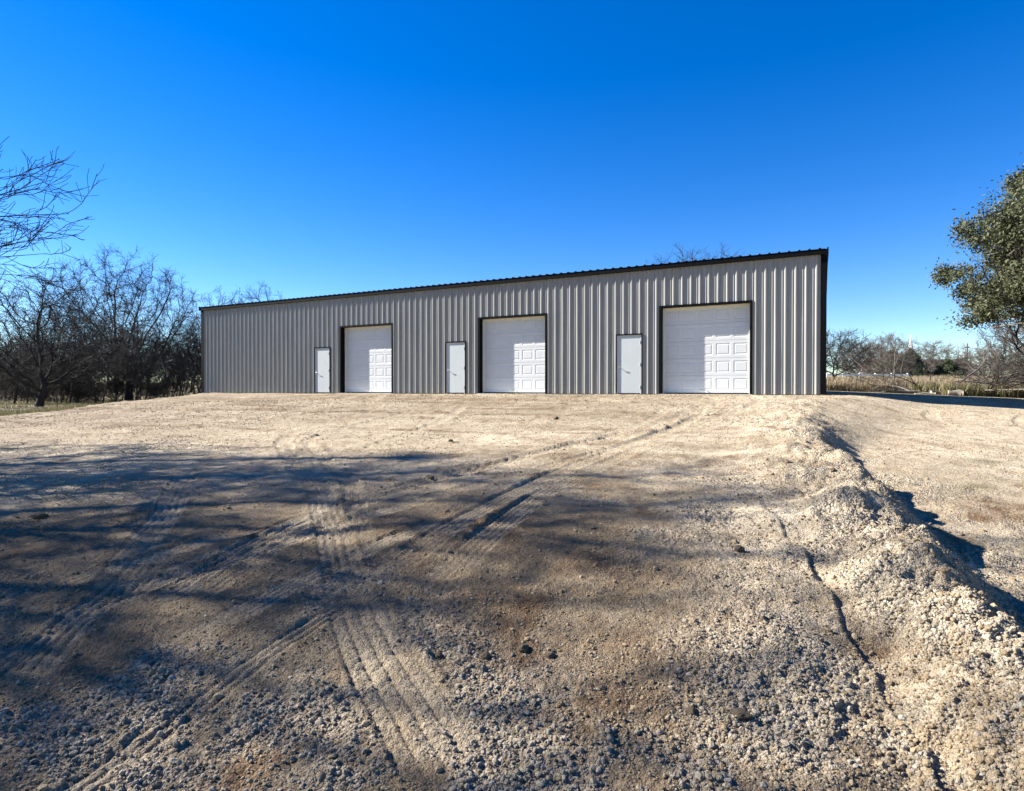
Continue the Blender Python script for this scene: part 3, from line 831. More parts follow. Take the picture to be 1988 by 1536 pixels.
def colony(H, rx, cz, up, dn, fork, n, step, seed, rtip=.006, gnarl=.22, ex=2.15, dk=None, shell=1.6, clumps=0, flat=1.0):
    """branches grow towards points spread through the crown, the way real crowns fill their space"""
    g = np.random.default_rng(seed)
    v = unit(g.normal(0, 1, (n * 3, 3))); rr = g.uniform(0, 1, n * 3) ** (1 / 3.0 / shell)
    az = np.arctan2(v[:, 1], v[:, 0])
    ph = g.uniform(0, 6.28, 3)
    lob = 1 + .10 * np.sin(az * 2 + ph[0]) + .09 * np.sin(az * 5 + v[:, 2] * 4 + ph[1]) + .06 * np.sin(az * 9 + v[:, 2] * 7 + ph[2])
    A = v * (rr * lob)[:, None] * np.stack([np.full(n * 3, rx), np.full(n * 3, rx), np.where(v[:, 2] > 0, up, dn)], 1)
    if clumps:                                # twigs gather in separate sprays with air between them
        Cc = A[g.integers(0, len(A), clumps)]; w = g.integers(0, clumps, len(A))
        A = np.where(g.uniform(0, 1, (len(A), 1)) < .8, Cc[w] + g.normal(0, .085 * rx * 2, (len(A), 3)) * np.array([1, 1, .7]), A)
    A[:, 1] *= flat; A[:, 2] += cz; A = A[A[:, 2] > fork * .75][:n]
    nodes = [np.array([0, 0, -.25])]; par = [-1]
    k = max(3, int((fork + .25) / step)); p = nodes[0]; d = np.array([g.normal(0, .08), g.normal(0, .08), 1.0])
    for q in range(k):
        d = unit(d + g.normal(0, .07, 3)); p = p + d * (fork + .25) / k; nodes.append(p); par.append(len(nodes) - 2)
    P = np.array(nodes); par = list(par)
    near = np.full(len(A), 1e9); who = np.zeros(len(A), int); new = np.arange(len(P)); di = 1e9; dk = dk or step * 1.5
    wgt = g.normal(0, 1, (len(P), 3))
    for it in range(160):
        D = np.linalg.norm(A[:, None] - P[new][None], axis=2); m = D.argmin(1); dm = D[np.arange(len(A)), m]
        b = dm < near; near[b] = dm[b]; who[b] = new[m[b]]
        live = near > dk; A = A[live]; near = near[live]; who = who[live]
        if len(A) == 0: break
        u, inv = np.unique(who, return_inverse=True)
        acc = np.zeros((len(u), 3)); np.add.at(acc, inv, unit(A - P[who]))
        dr = unit(acc) + g.normal(0, gnarl, (len(u), 3)); dr[:, 2] += .06
        Q = P[u] + unit(dr) * step
        new = np.arange(len(P), len(P) + len(u)); P = np.vstack([P, Q]); par += list(u)
        if len(P) > 9000: break
    par = np.array(par); cnt = np.zeros(len(P)); kids = np.bincount(par[1:], minlength=len(P))
    cnt[kids == 0] = 1.0
    for q in range(len(P) - 1, 0, -1): cnt[par[q]] += cnt[q]
    R = rtip * np.maximum(cnt, 1) ** (1 / ex)
    R[:2] *= 1.25; R[0] *= 1.15
    # straighten a little so that limbs run smoothly
    for q in range(2):
        S = P.copy(); c = np.zeros_like(P); w = np.zeros(len(P)); np.add.at(c, par[1:], P[1:] * cnt[1:, None]); np.add.at(w, par[1:], cnt[1:])
        ok = (w > 0) & (par >= 0); S[ok] = .5 * P[ok] + .25 * P[par[ok]] + .25 * c[ok] / w[ok, None]; P = S
    return P, par, R, kids

def colony_parts(col, root, mtrunk, mcrown, thick=.03, twigs=3, tl=(.35, .8), rt=.005, seed=1, fine=3, kt=8):
    P, par, R, kids = col; g = np.random.default_rng(seed)
    e = np.arange(1, len(P)); a = par[1:]
    Ra = np.minimum(R[a], R[e] * 1.35); Ra[a < 3] = R[a][a < 3]
    d = unit(P[e] - P[a]); ov = (R[e] * .35)[:, None] * d
    seg = np.stack([P[a] - ov, P[e] + ov], 1); rad = np.stack([Ra, R[e]], 1)
    big = R[e] > thick
    V, F = tubes([(seg[big], rad[big], kt)]); link('trunk', np_mesh('trunk', V, [F], mtrunk, True), root)
    parts = [(seg[~big], rad[~big], 4)]
    if twigs:
        th = np.where(R[e] < thick)[0]; th = np.repeat(th, twigs)
        f = g.uniform(0, 1, len(th))[:, None]
        S = P[a[th]] * (1 - f) + P[e[th]] * f; D = unit(d[th] + g.normal(0, .75, (len(th), 3)))
        L = g.uniform(tl[0], tl[1], len(th)); Rr = np.maximum(np.minimum(R[e[th]] * .7, rt * 1.4), rt)
        p1, r1 = grow(S, D, L, Rr, 3, .2, .05, .6, g); parts.append((p1, r1, 3))
        if fine:
            S, D, L, Rr = spawn(p1, r1, L, fine, .2, 1, .35, .9, .6, .8, .4, rt * .8, g)
            p2_, r2 = grow(S, D, L, Rr, 2, .18, .05, .6, g); parts.append((p2_, np.maximum(r2, rt * .55), 3))
    V, F = tubes(parts); link('crown', np_mesh('crown', V, [F], mcrown, True), root)
    print('tree', root.name, len(P), len(F))

def gz(x, y):
    return float(ground_base(np.array([x]), np.array([y]))[0])
def at(x, y, dz=0.0): return (x, y, gz(x, y) + dz)

# the big bare tree whose branches reach in at the left, and its neighbour: they throw the shade over the pad
t = empty('bare_tree', at(-17.0, 8.5), 'large bare tree reaching its thin branches in at the upper left edge', 'tree')
TX, TY = -17.0, 8.5; TZ = gz(TX, TY)
# long low boughs reaching out over the pad
gq = np.random.default_rng(3)
tips = [(-7.3, 10.0, 4.45), (-7.6, 10.0, 5.0), (-8.0, 10.6, 4.25), (-7.55, 9.8, 3.75), (-7.9, 10.2, 3.45), (-8.3, 10.0, 4.9), (-8.2, 10.5, 5.3), (-8.25, 10.2, 3.9), (-8.6, 11, 5.2), (-8.6, 10.4, 4.5)]
bp = []
for (bx, by, bz) in tips:
    E = np.array([bx - TX, by - TY, bz - TZ]); S0 = np.array([0.1, 0, 2.0 + gq.uniform(-.3, .6)])
    Cc = (S0 + E) / 2 + np.array([-.3, gq.uniform(-.4, .4), gq.uniform(-.5, 1.1)])
    tt = np.linspace(0, 1, 15)[:, None]
    p = S0 * (1 - tt) ** 2 + 2 * Cc * tt * (1 - tt) + E * tt ** 2
    wob = np.cumsum(gq.normal(0, .085, (15, 3)), 0); p = p + wob * np.sin(np.pi * tt)
    bp.append(p)
bp = np.array(bp); br_ = np.linspace(.055, .004, 15)[None] * np.ones((len(bp), 1)) * np.linspace(1.1, .7, len(bp))[:, None]
blen = np.linalg.norm(np.diff(bp, axis=1), axis=2).sum(1)
low = [(bp, br_)]
S_, D_, Lc_, Rc_ = spawn(bp, br_, blen, 22, .38, 1, .35, .85, .17, .55, .5, .004, gq)
P_, R_ = grow(S_, D_, Lc_, Rc_, 6, .14, .05, .4, gq); low.append((P_, np.maximum(R_, .0055)))
S_, D_, Lc_, Rc_ = spawn(P_, R_, Lc_, 6, .2, 1, .4, .9, .48, .6, .4, .0035, gq)
P_, R_ = grow(S_, D_, Lc_, Rc_, 4, .16, .05, .5, gq); low.append((P_, np.maximum(R_, .0045)))
colony_parts(colony(15, 5.3, 8.8, 5.4, 5.0, 2.6, 2000, .40, 12, .0145, dk=.52, clumps=22, flat=.9), t, M['bark'], M['twig'], .045, 3, (.4, 1.0), .0082, 2, 3)
V, F = tubes([(P, R, k) for (P, R), k in zip(low, (7, 4, 3))]); link('bough', np_mesh('bough', V, [F], M['twig'], True), t)
NEAR = t

t3 = copy_tree(t, at(-21.6, 10.6), 3.4, .98, 'large bare tree farthest off to the left, shading the pad')
for c_ in list(t3.children):
    if c_.name.startswith('bough'): bpy.data.objects.remove(c_)

# woodland on the left
PROTO = [colony(12.3, 5.6, 6.3, 6.0, 4.2, 1.9, 2600, .38, 21, .012, dk=.52, ex=2.02),
         colony(7.6, 4.6, 3.9, 3.7, 2.9, 1.3, 1700, .33, 34, .010, dk=.46, ex=2.05),
         colony(9.0, 2.9, 5.6, 3.4, 3.2, 2.6, 800, .40, 42, .0085, dk=.6),
         colony(8.0, 2.4, 5.2, 2.8, 2.8, 2.7, 700, .36, 57, .008, dk=.55),
         colony(8.5, 3.2, 5.2, 3.3, 3.0, 2.0, 800, .40, 63, .0085, dk=.6)]
def first(i, loc, label, cat='tree', group=None, rz=0.0):
    r = empty('bare_tree', loc, label, cat, group, rz); colony_parts(PROTO[i], r, M['bark'], M['twig'], .04, (5, 3, 3, 3, 3)[i], (.35, .8), (.0072, .0072, .0075, .0075, .0075)[i], i, (2, 2, 2, 2, 2)[i]); return r
A0 = first(0, at(-32.8, 51.8), 'tall round-crowned bare oak just left of the metal building')
A1 = first(1, at(-26.8, 34.2), 'broad bare tree with forked dark trunk nearest the pad at far left')
gwood = 'leafless trees crowded in the left woods'
lwood = 'slim bare tree standing in the shaded woods behind the two big trees'
A2 = first(2, at(-38.5, 52.0), lwood, group=gwood)
A3 = first(3, at(-30.5, 60.0), lwood, group=gwood)
A4 = first(4, at(-43.0, 60.0), lwood, group=gwood)
g = np.random.default_rng(5)
cnt = 0
while cnt < 46:
    y = g.uniform(40, 84); a = g.uniform(-0.90, -0.50); xx = a * y
    if y < 46 and a > -0.62: continue
    src = (A2, A3, A4)[cnt % 3]
    copy_tree(src, at(xx, y), g.uniform(0, 6.28), g.uniform(0.62, 0.90) * (0.85 + .25 * (y - 40) / 44), lwood, gwood)
    cnt += 1
lbeh = 'bare treetop showing above the eave of the metal building'
for xx, y, k in ((-30.2, 64, 1.30), (-27.6, 66, 1.38)):
    copy_tree(A2, at(xx, y), xx, k, 'bare treetop above the left end of the building roof', 'treetops over the left roof end')
for xx, y, k in ((14.6, 52, 1.40), (17.0, 52, 1.42)):
    copy_tree(A4, (xx, y, 1.5), xx, k, 'bare treetop behind the roof near its right end', 'treetops over the right roof')

# understory
bsk = squash(skeleton(2.6, 91, trunk=.04, limbs=10, limb_len=.7, limb_ang=(.2, 1.1), m=(7, 7, 5), rt=.012, rmin=.006), 2.6)
bush = empty('leafless_bush', at(-27, 44.5), 'dark leafless bush in the understory of the left woods', 'bush', 'understory bushes')
V, F = tubes([(P, R, 3) for P, R in bsk]); link('branches', np_mesh('branches', V, [F], M['bark'], True), bush)
for i in range(44):
    y = g.uniform(40, 62); a = g.uniform(-0.88, -0.49)
    if y < 43 and a > -0.7: continue
    copy_tree(bush, at(a * y, y), g.uniform(0, 6.28), g.uniform(0.6, 1.35), 'dark leafless bush in the understory of the left woods', 'understory bushes')
# the far wood closes the gaps: one mass
def far_wood(name, y0, y1, a0, a1, cnt, k0, k1, label, mat, seed):
    g = np.random.default_rng(seed)
    Vs = []; Fs = []; off = 0
    base = []
    for sd in (3, 8, 13):
        s = squash(skeleton(8.5, 100 + sd, trunk=.25, limbs=6, limb_len=.5, limb_ang=(.3, .9), m=(7, 4), rt=.016, rmin=.04), 8.5)
        base.append(tubes([(P, R, 3) for P, R in s]))
    for i in range(cnt):
        y = g.uniform(y0, y1); xx = g.uniform(a0, a1) * y
        V, F = base[i % 3]; w = g.uniform(0, 6.28); k = g.uniform(k0, k1)
        Rm = np.array([[math.cos(w), -math.sin(w), 0], [math.sin(w), math.cos(w), 0], [0, 0, 1]])
        Vs.append((V @ Rm.T) * k + np.array([xx, y, gz(xx, y)])); Fs.append(F + off); off += len(V)
    o = link(name, np_mesh(name, np.vstack(Vs), [np.vstack(Fs)], mat, False))
    tag(o, label, 'woods', None, 'stuff')
far_wood('distant_woods', 92, 130, -.95, -.40, 38, .8, 1.15, 'thick far bare woods that close the gaps between the left trunks', M['twig'], 6)
far_wood('distant_treeline', 170, 250, .48, 1.05, 40, .55, .85, 'low brownish far treeline along the horizon at right', M['pale_twig'], 7)
print('woods done')

def leaf_quads(C, size, g, flat=0.0, aspect=0.5):
    n = len(C)
    a = unit(g.normal(0, 1, (n, 3))); nn = g.normal(0, 1, (n, 3)); nn[:, 2] += flat
    b = unit(np.cross(a, nn)); s = size * g.uniform(0.6, 1.3, n)[:, None]
    a = a * s; b = b * s * aspect
    V = np.stack([C - a * .5, C + b * .5, C + a * .5, C - b * .5], 1).reshape(-1, 3)
    F = np.arange(4 * n).reshape(-1, 4)
    return V, F

# live oak at the right edge
oak = empty('live_oak', at(26.1, 22.0), 'evergreen live oak with dense grey green leaves leaning in at the right edge', 'tree')
osk = squash(skeleton(12, 77, trunk=.14, limbs=13, limb_len=.70, limb_ang=(.45, 1.4), m=(11, 9, 6), rt=.036, rmin=.006, wig=.14, droop=0.012, lf=(.46, .5, .5, .5)), 11.6)
ins2 = [np.ones(len(P), bool) if i < 1 else ((P[:, -1, 0] / 8.4) ** 2 + (P[:, -1, 1] / 8.2) ** 2 + ((P[:, -1, 2] - 5.8) / 5.2) ** 2 < 1.0) for i, (P, R) in enumerate(osk[:3])]
V, F = tubes([(P[m_], R[m_], k) for (P, R), k, m_ in zip(osk[:3], (10, 8, 6), ins2)]); link('trunk', np_mesh('trunk', V, [F], M['grey_bark'], True), oak)
def inside(P):
    e = P[:, -1]; return ((e[:, 0] / 8.4) ** 2 + (e[:, 1] / 8.2) ** 2 + ((e[:, 2] - 5.8) / 5.0) ** 2 < 1.0)
V, F = tubes([(P[inside(P)], R[inside(P)], 3) for P, R in osk[3:]]); limb_o = link('branches', np_mesh('branches', V, [F], M['bark'], True), oak)
g = np.random.default_rng(9)
tw = osk[-1][0]; cc = tw[:, 1:].reshape(-1, 3)
keep = g.uniform(0, 1, len(cc)) < 0.95
cc = cc[keep]
# only as many leaves as the crown needs: gather them round the twig ends
ew = cc + np.array([0, 0, 0.9])
env = (cc[:, 0] / 8.5) ** 2 + (cc[:, 1] / 8.2) ** 2 + ((ew[:, 2] - 6.7) / 4.9) ** 2
cc = cc[(env < 1.0 + .35 * vnoise(cc[:, 1] * .7 + cc[:, 0] * .2, cc[:, 2] * .8, 4)) & (cc[:, 2] > 3.5 + 1.0 * vnoise(cc[:, 0] * .6, cc[:, 1] * .6, 6))]
cc = cc[vnoise(cc[:, 0] * 1.1 + 3, cc[:, 2] * 1.2, 3) + vnoise(cc[:, 1] * 1.1, cc[:, 2] * 1.2 + 7, 5) > -0.28]
rep = max(1, round(205000 / len(cc)))
C = np.repeat(cc, rep, 0) + g.normal(0, 0.19, (len(cc) * rep, 3))
V, F = leaf_quads(C, 0.132, g, 0.6, 0.5)
print('oak leaves', len(F), 'twigs', len(cc))
link('crown', np_mesh('crown', V, [F], M['oak_leaf'], False), oak)

# ---------------------------------------------------------------- right background
mes = empty('bare_tree', at(18.4, 34.6), 'low spreading bare tree with black trunk beside the building corner', 'tree')
colony_parts(colony(3.3, 2.0, 1.9, 1.4, 1.0, .95, 700, .18, 15, .006, dk=.26), mes, M['bark'], M['twig'], .02, 4, (.2, .45), .006, 6, 3, 7)
RB = empty('bare_tree', at(41, 66), 'rounded bare tree behind the dry grass, left of the cedars', 'tree')
colony_parts(colony(5.2, 3.0, 2.3, 2.9, 2.0, .6, 1100, .26, 25, .009, dk=.36), RB, M['grey_bark'], M['pale_twig'], .03, 4, (.3, .6), .010, 5, 3, 6)
copy_tree(RB, at(46.2, 80), 1.3, 1.05, 'paler bare tree between the corner tree and the cedars, farther back')
copy_tree(RB, at(55.2, 79), 2.2, (1.25, 1.25, 1.0), 'wide dome-shaped bare tree right of the church steeple')
copy_tree(RB, at(69.5, 90), 3.9, (1.15, 1.15, .95), 'grey bare bushy tree right of the utility pole')
copy_tree(RB, at(61.5, 95), 5.0, .8, 'small bare tree between the domed tree and utility pole')
copy_tree(RB, at(78.5, 92), .4, 1.0, 'bare tree behind the brush pile at the right edge')
copy_tree(RB, at(31.5, 36.5), .9, (.9, .9, .95), 'grey bare thicket tree beneath the live oak')
copy_tree(RB, at(29.0, 31.0), 2.9, (.7, .7, .85), 'pale leafless thicket close behind the brush pile')
sap = empty('sapling', at(22.7, 36.0), 'thin bare sapling with twin stems in the dry grass before the cedars', 'tree')
ssk = squash(skeleton(3.3, 45, trunk=.55, limbs=5, limb_len=.32, limb_ang=(.2, .7), m=(6, 4), rt=.013, rmin=.006), 3.3)
V, F = tubes([(P, R, 5) for P, R in ssk[:2]]); link('trunk', np_mesh('trunk', V, [F], M['grey_bark'], True), sap)
V, F = tubes([(P, R, 3) for P, R in ssk[2:]]); link('crown', np_mesh('crown', V, [F], M['pale_twig'], True), sap)
tw_ = MB().tube((.45, .1, -.1), (.5, .1, 1.1), .03, .022, 6).tube((.5, .1, 1.1), (.62, .05, 1.9), .022, .008, 6); tw_.build('stem', M['grey_bark'], sap)
# cedars
def cedar(name, loc, H, Rr, label, seed, n=9000):
    g = np.random.default_rng(seed)
    r = empty('cedar_tree', loc, label, 'tree')
    MB().tube((0, 0, -.2), (0, 0, H * .9), H * .03, H * .006, 7).build('trunk', M['bark'], r)
    w = g.uniform(0, 1, n) ** .8; h = 0.04 + .95 * w; az = g.uniform(0, 6.28, n)
    lob = 1 + .25 * np.sin(az * 5 + h * 9) + .2 * np.sin(az * 3 - h * 17)
    rad = Rr * (1 - h) ** .7 * lob * g.uniform(.35, 1.0, n) ** .5
    C = np.stack([rad * np.cos(az), rad * np.sin(az), h * H + g.normal(0, .08, n)], 1)
    V, F = leaf_quads(C, .22, g, 0, .35); link('crown', np_mesh('crown', V, [F], M['cedar_leaf'], False), r)
    return r
cedar('c', at(48.7, 74), 3.85, 2.4, 'dark green cedar standing right in front of the steeple', 3)
cedar('c', at(45.2, 72), 3.7, 2.6, 'dark green cedar left of the one before the steeple', 4)
cedar('c', at(52.6, 73), 2.6, 2.2, 'low dark cedar at the foot of the domed bare tree', 6)

# dry grass field
def blades(name, n, samp, hmean, wd_, mat, label, seed, cat='grass'):
    g = np.random.default_rng(seed)
    x, y = samp(g, n); n = len(x)
    z = ground_base(x, y); h = hmean * g.uniform(.55, 1.25, n)
    az = g.uniform(0, 6.28, n); lean = g.uniform(.05, .45, n)
    dx = np.cos(az) * lean * h; dy = np.sin(az) * lean * h
    wx = -np.sin(az + g.normal(0, .6, n)) * wd_; wy = np.cos(az) * wd_
    b = np.stack([x, y, z - .03], 1); m_ = np.stack([x + dx * .35, y + dy * .35, z + h * .6], 1); t_ = np.stack([x + dx, y + dy, z + h], 1)
    w = np.stack([wx, wy, wx * 0], 1)
    V = np.stack([b - w, b + w, m_ + w * .8, m_ - w * .8, t_], 1).reshape(-1, 3)
    i = np.arange(n) * 5
    o = link(name, np_mesh(name, V, [np.stack([i, i + 1, i + 2, i + 3], 1), np.stack([i + 3, i + 2, i + 4], 1)], mat, False))
    return tag(o, label, cat, None, 'stuff')
def s_right(g, n):
    y = 31.5 + 45 * g.uniform(0, 1, n) ** 1.7; a = g.uniform(.47, 1.0, n); x = a * y
    k = (fbm(x * .3, y * .3, 88, 3) > -.35) & ~((x < 12.5))
    return x[k], y[k]
blades('dry_grass', 42000, s_right, .66, .012, M['dry_grass'], 'tall tan dry grass behind the shadow at right', 1)
def s_left(g, n):
    y = 17 + 40 * g.uniform(0, 1, n) ** 1.4; x = -17.2 - .3 * g.uniform(0, 1, n) - g.uniform(0, 1, n) * (y * .95 - 15.5)
    k = fbm(x * .4, y * .4, 89, 3) > -.1
    return x[k], y[k]
blades('low_grass', 26000, s_left, .16, .010, M['low_grass'], 'short patchy grass and weeds under the left trees', 2)

# church far off
ch = empty('church', (171.3, 262, gz(171.3, 262)), 'distant church with white spire above the cedars', 'church')
z0 = 0.0
bz = gz(171.3, 262)
MB().box(-12, 30, 0, 16, -1, 15.2 - bz - 3.6).build('wall', M['pale_wall'], ch)
rf = MB(); e = 15.2 - bz - 3.6
rf.prism([(-.8, e), (8, e + 3.6), (16.8, e)], -12.6, 30.6, 0).build('roof', M['brown_roof'], ch)
MB().box(-3.0, 4.0, -5, -.02, -1, e + .5).build('wall', M['white_paint'], ch)
MB().prism([(-3.5, e + .5), (4.5, e + .5), (.5, e + 3.6)], -5.3, 7.5, 1).build('roof', M['white_paint'], ch)
MB().box(-.9, 1.9, -2.4, .4, e + .5, e + 5.2).build('tower', M['white_paint'], ch)
sp_ = MB(); sp_.tube((.5, -1, e + 5.2), (.5, -1, 25.3 - bz), 1.35, .04, 8); sp_.build('spire', M['white_paint'], ch)
for k in range(5):
    MB().box(8 + k * 4.2, 9.6 + k * 4.2, -.08, -.003, 1.5, 4.5).build('window', M['dark_glass'], ch)

up = empty('utility_pole', (90.2, 120, gz(90.2, 120)), 'wooden utility pole with a grey transformer beyond the dry grass', 'utility pole')
uz = 10.75 - gz(90.2, 120)
MB().tube((0, 0, -1), (0, 0, uz), .19, .14, 8).build('pole', M['pole_wood'], up)
MB().box(-.75, .3, -.2, -.14, uz - .9, uz - .75).build('crossarm', M['pole_wood'], up)
MB().tube((-.55, -.1, uz - 3.2), (-.55, -.1, uz - 2.2), .32, .32, 10).build('transformer', M['transformer'], up)
for k in (-.7, .25):
    MB().tube((k, -.17, uz - .75), (k, -.17, uz - .5), .06, .05, 6).build('insulator', M['white_paint'], up)
wf = empty('white_fence', (31.2, 60, gz(31.2, 60)), 'low white rail fence far beyond the corner tree', 'fence')
for k in range(6): MB().box(k * 1.6, k * 1.6 + .1, 0, .1, -.1, 1.0).build('post', M['white_paint'], wf)
MB().box(0, 8.1, -.03, -.001, .75, .92).build('rail', M['white_paint'], wf)
MB().box(0, 8.1, -.03, -.001, .4, .54).build('rail', M['white_paint'], wf)
for xx, y, h, lb in ((20.6, 33.6, 1.05, 'thin metal fence post in dry grass left of the sapling'), (23.9, 34.6, 1.05, 'thin metal fence post in dry grass right of the sapling'), (-23.3, 31, .9, 'thin metal fence post in front of the left woods')):
    p = MB().box(-.02, .02, -.004, .004, -.3, h).box(-.004, .004, .0042, .03, -.3, h).box(-.026, .026, -.012, -.0042, h * .5, h * .54)
    tag(p.build('fence_post', M['rusty'], None, at(xx, y)), lb, 'fence post')
st_ = MB().tube((0, 0, -.2), (.02, 0, .55), .10, .085, 9).tube((.22, .1, -.2), (.2, .1, .42), .06, .05, 7)
tag(st_.build('stump', M['bark'], None, at(19.6, 33.4)), 'dark cut stump in dry grass between corner tree and sapling', 'stump')

# brush pile: cut limbs, each a thing
def limb(name, loc, rz, L, tilt, seed, label, group=None, mats=('grey_bark', 'pale_twig'), r=.07, m=(8, 6, 4), cut=True):
    g = np.random.default_rng(seed)
    e = empty(name, loc, label, 'branch', group, rz)
    S = np.zeros((1, 3)); D = np.array([[math.cos(tilt), 0, math.sin(tilt)]]); Lc = np.array([L]); R = np.array([r])
    P, Rr = grow(S, D, Lc, R, 10, .09, 0, .3, g); out = [(P, Rr)]
    for lv, mm in enumerate(m):
        S, D, Lc, Rc = spawn(P, Rr, Lc, mm, .2, 1, .4, 1.0, (.42, .5, .5)[lv], .6, .3, .006, g)
        D[:, 2] = D[:, 2] * .55 + .05
        P, Rr = grow(S, D, Lc, Rc, (6, 4, 3)[lv], .15, 0, .35, g); out.append((P, Rr))
    lift = 0.04
    def fix(P):
        P = P.copy(); P[:, :, 2] = np.where(P[:, :, 2] < lift, lift + (lift - P[:, :, 2]) * .35, P[:, :, 2]); return P
    out = [(fix(P), R) for P, R in out]
    V, F = tubes([(P, R, k) for (P, R), k in zip(out[:2], (9, 5))]); link('limb', np_mesh('limb', V, [F], M[mats[0]], True), e)
    V, F = tubes([(P, R, 3) for P, R in out[2:]]); link('twigs', np_mesh('twigs', V, [F], M[mats[1]], True), e)
    if cut:
        d = Vector((math.cos(tilt), 0, math.sin(tilt)))
        p0 = Vector(out[0][0][0, 0])
        MB().tube(p0 - d * .02, p0 + d * .03, r * .96, r * .96, 10).build('cut_end', M['cut_wood'], e)
    return e
limb('fallen_branch', at(21.4, 30.2, .1), math.radians(14), 5.0, .24, 1, 'long pale limb slanting up out of the brush pile', None, r=.06, m=(6, 4, 3))
limb('fallen_branch', at(19.4, 28.9, .06), math.radians(172), 2.6, .02, 2, 'flat limb with pale cut end stretching left of the brush pile', None, r=.08, m=(7, 5, 3))
gb = 'cut branches heaped in the brush pile'
lb = 'tangled grey cut branch heaped in the brush pile under the oak'
g = np.random.default_rng(31)
for i in range(30):
    xx = 19.2 + 7.2 * g.uniform(0, 1) ** .7; y = g.uniform(28.2, 31.0)
    o = limb('fallen_branch', at(xx, y, .05 + .9 * g.uniform(0, 1) * sstep(20.5, 25, xx)), g.uniform(0, 6.28), g.uniform(2.0, 3.9), g.uniform(0, .42), 40 + i, lb, gb, r=g.uniform(.025, .05), m=(8, 6, 4), mats=(('grey_bark', 'pale_twig'), ('bark', 'twig'))[i % 2], cut=False)
# leafy litter in the pile
lv = blades('brush_leaves', 5000, lambda g, n: (g.uniform(20.2, 27, n), g.uniform(28.2, 31, n)), .55, .02, M['low_grass'], 'withered leaves and weeds caught in the brush pile', 77, 'weeds')
def log(loc, rz, L, r, label, grp=None):
    e = empty('cut_log', loc, label, 'log', grp, rz)
    k = 12; P = np.zeros((1, 5, 3)); P[0, :, 0] = np.linspace(-L / 2, L / 2, 5); P[0, :, 2] = r * .85
    P[0, :, 1] = np.random.default_rng(int(L * 99)).normal(0, .035, 5); P[0, :, 2] += np.random.default_rng(int(L * 77)).normal(0, .02, 5)
    R = np.full((1, 5), r); R[0] *= np.random.default_rng(int(r * 999)).uniform(.75, 1.15, 5)
    V, F = tubes([(P, R, k)]); link('bark', np_mesh('bark', V, [F], M['grey_bark'], True), e)
    for s in (0, -1):
        c = Vector(P[0, s]); d = Vector((-1 if s == 0 else 1, 0, 0))
        MB().tube(c - d * .03, c + d * .012, R[0, s] * .985, R[0, s] * .985, 14).build('cut_face', M['cut_wood'], e)
log(at(20.45, 27.9), -.6, .55, .15, 'thick pale cut log lying before the brush pile, the largest')
log(at(19.75, 28.3, .04), .35, .6, .09, 'short pale cut log left of the thickest log')
log(at(19.1, 28.0), 2.6, .8, .06, 'thin cut log at the left tip of the brush pile')

# ---------------------------------------------------------------- gravel and clods
def rock_mesh(name, seed, sub=1, mat=None):
    import bmesh
    bm = bmesh.new(); bmesh.ops.create_icosphere(bm, subdivisions=sub, radius=1.0)
    r = random.Random(seed); ax = [r.uniform(.72, 1.2), r.uniform(.6, 1.0), r.uniform(.45, .8)]
    cut = [Vector((r.gauss(0, 1), r.gauss(0, 1), r.gauss(0, 1))).normalized() for _ in range(7)]
    for v in bm.verts:
        for c in cut:
            q = v.co.dot(c)
            if q > .72: v.co -= c * (q - .72) * .9
        v.co *= 1 + r.uniform(-.09, .09)
        v.co = Vector((v.co.x * ax[0], v.co.y * ax[1], v.co.z * ax[2]))
    me = bpy.data.meshes.new(name); bm.to_mesh(me); bm.free()
    if mat: me.materials.append(mat)
    return me

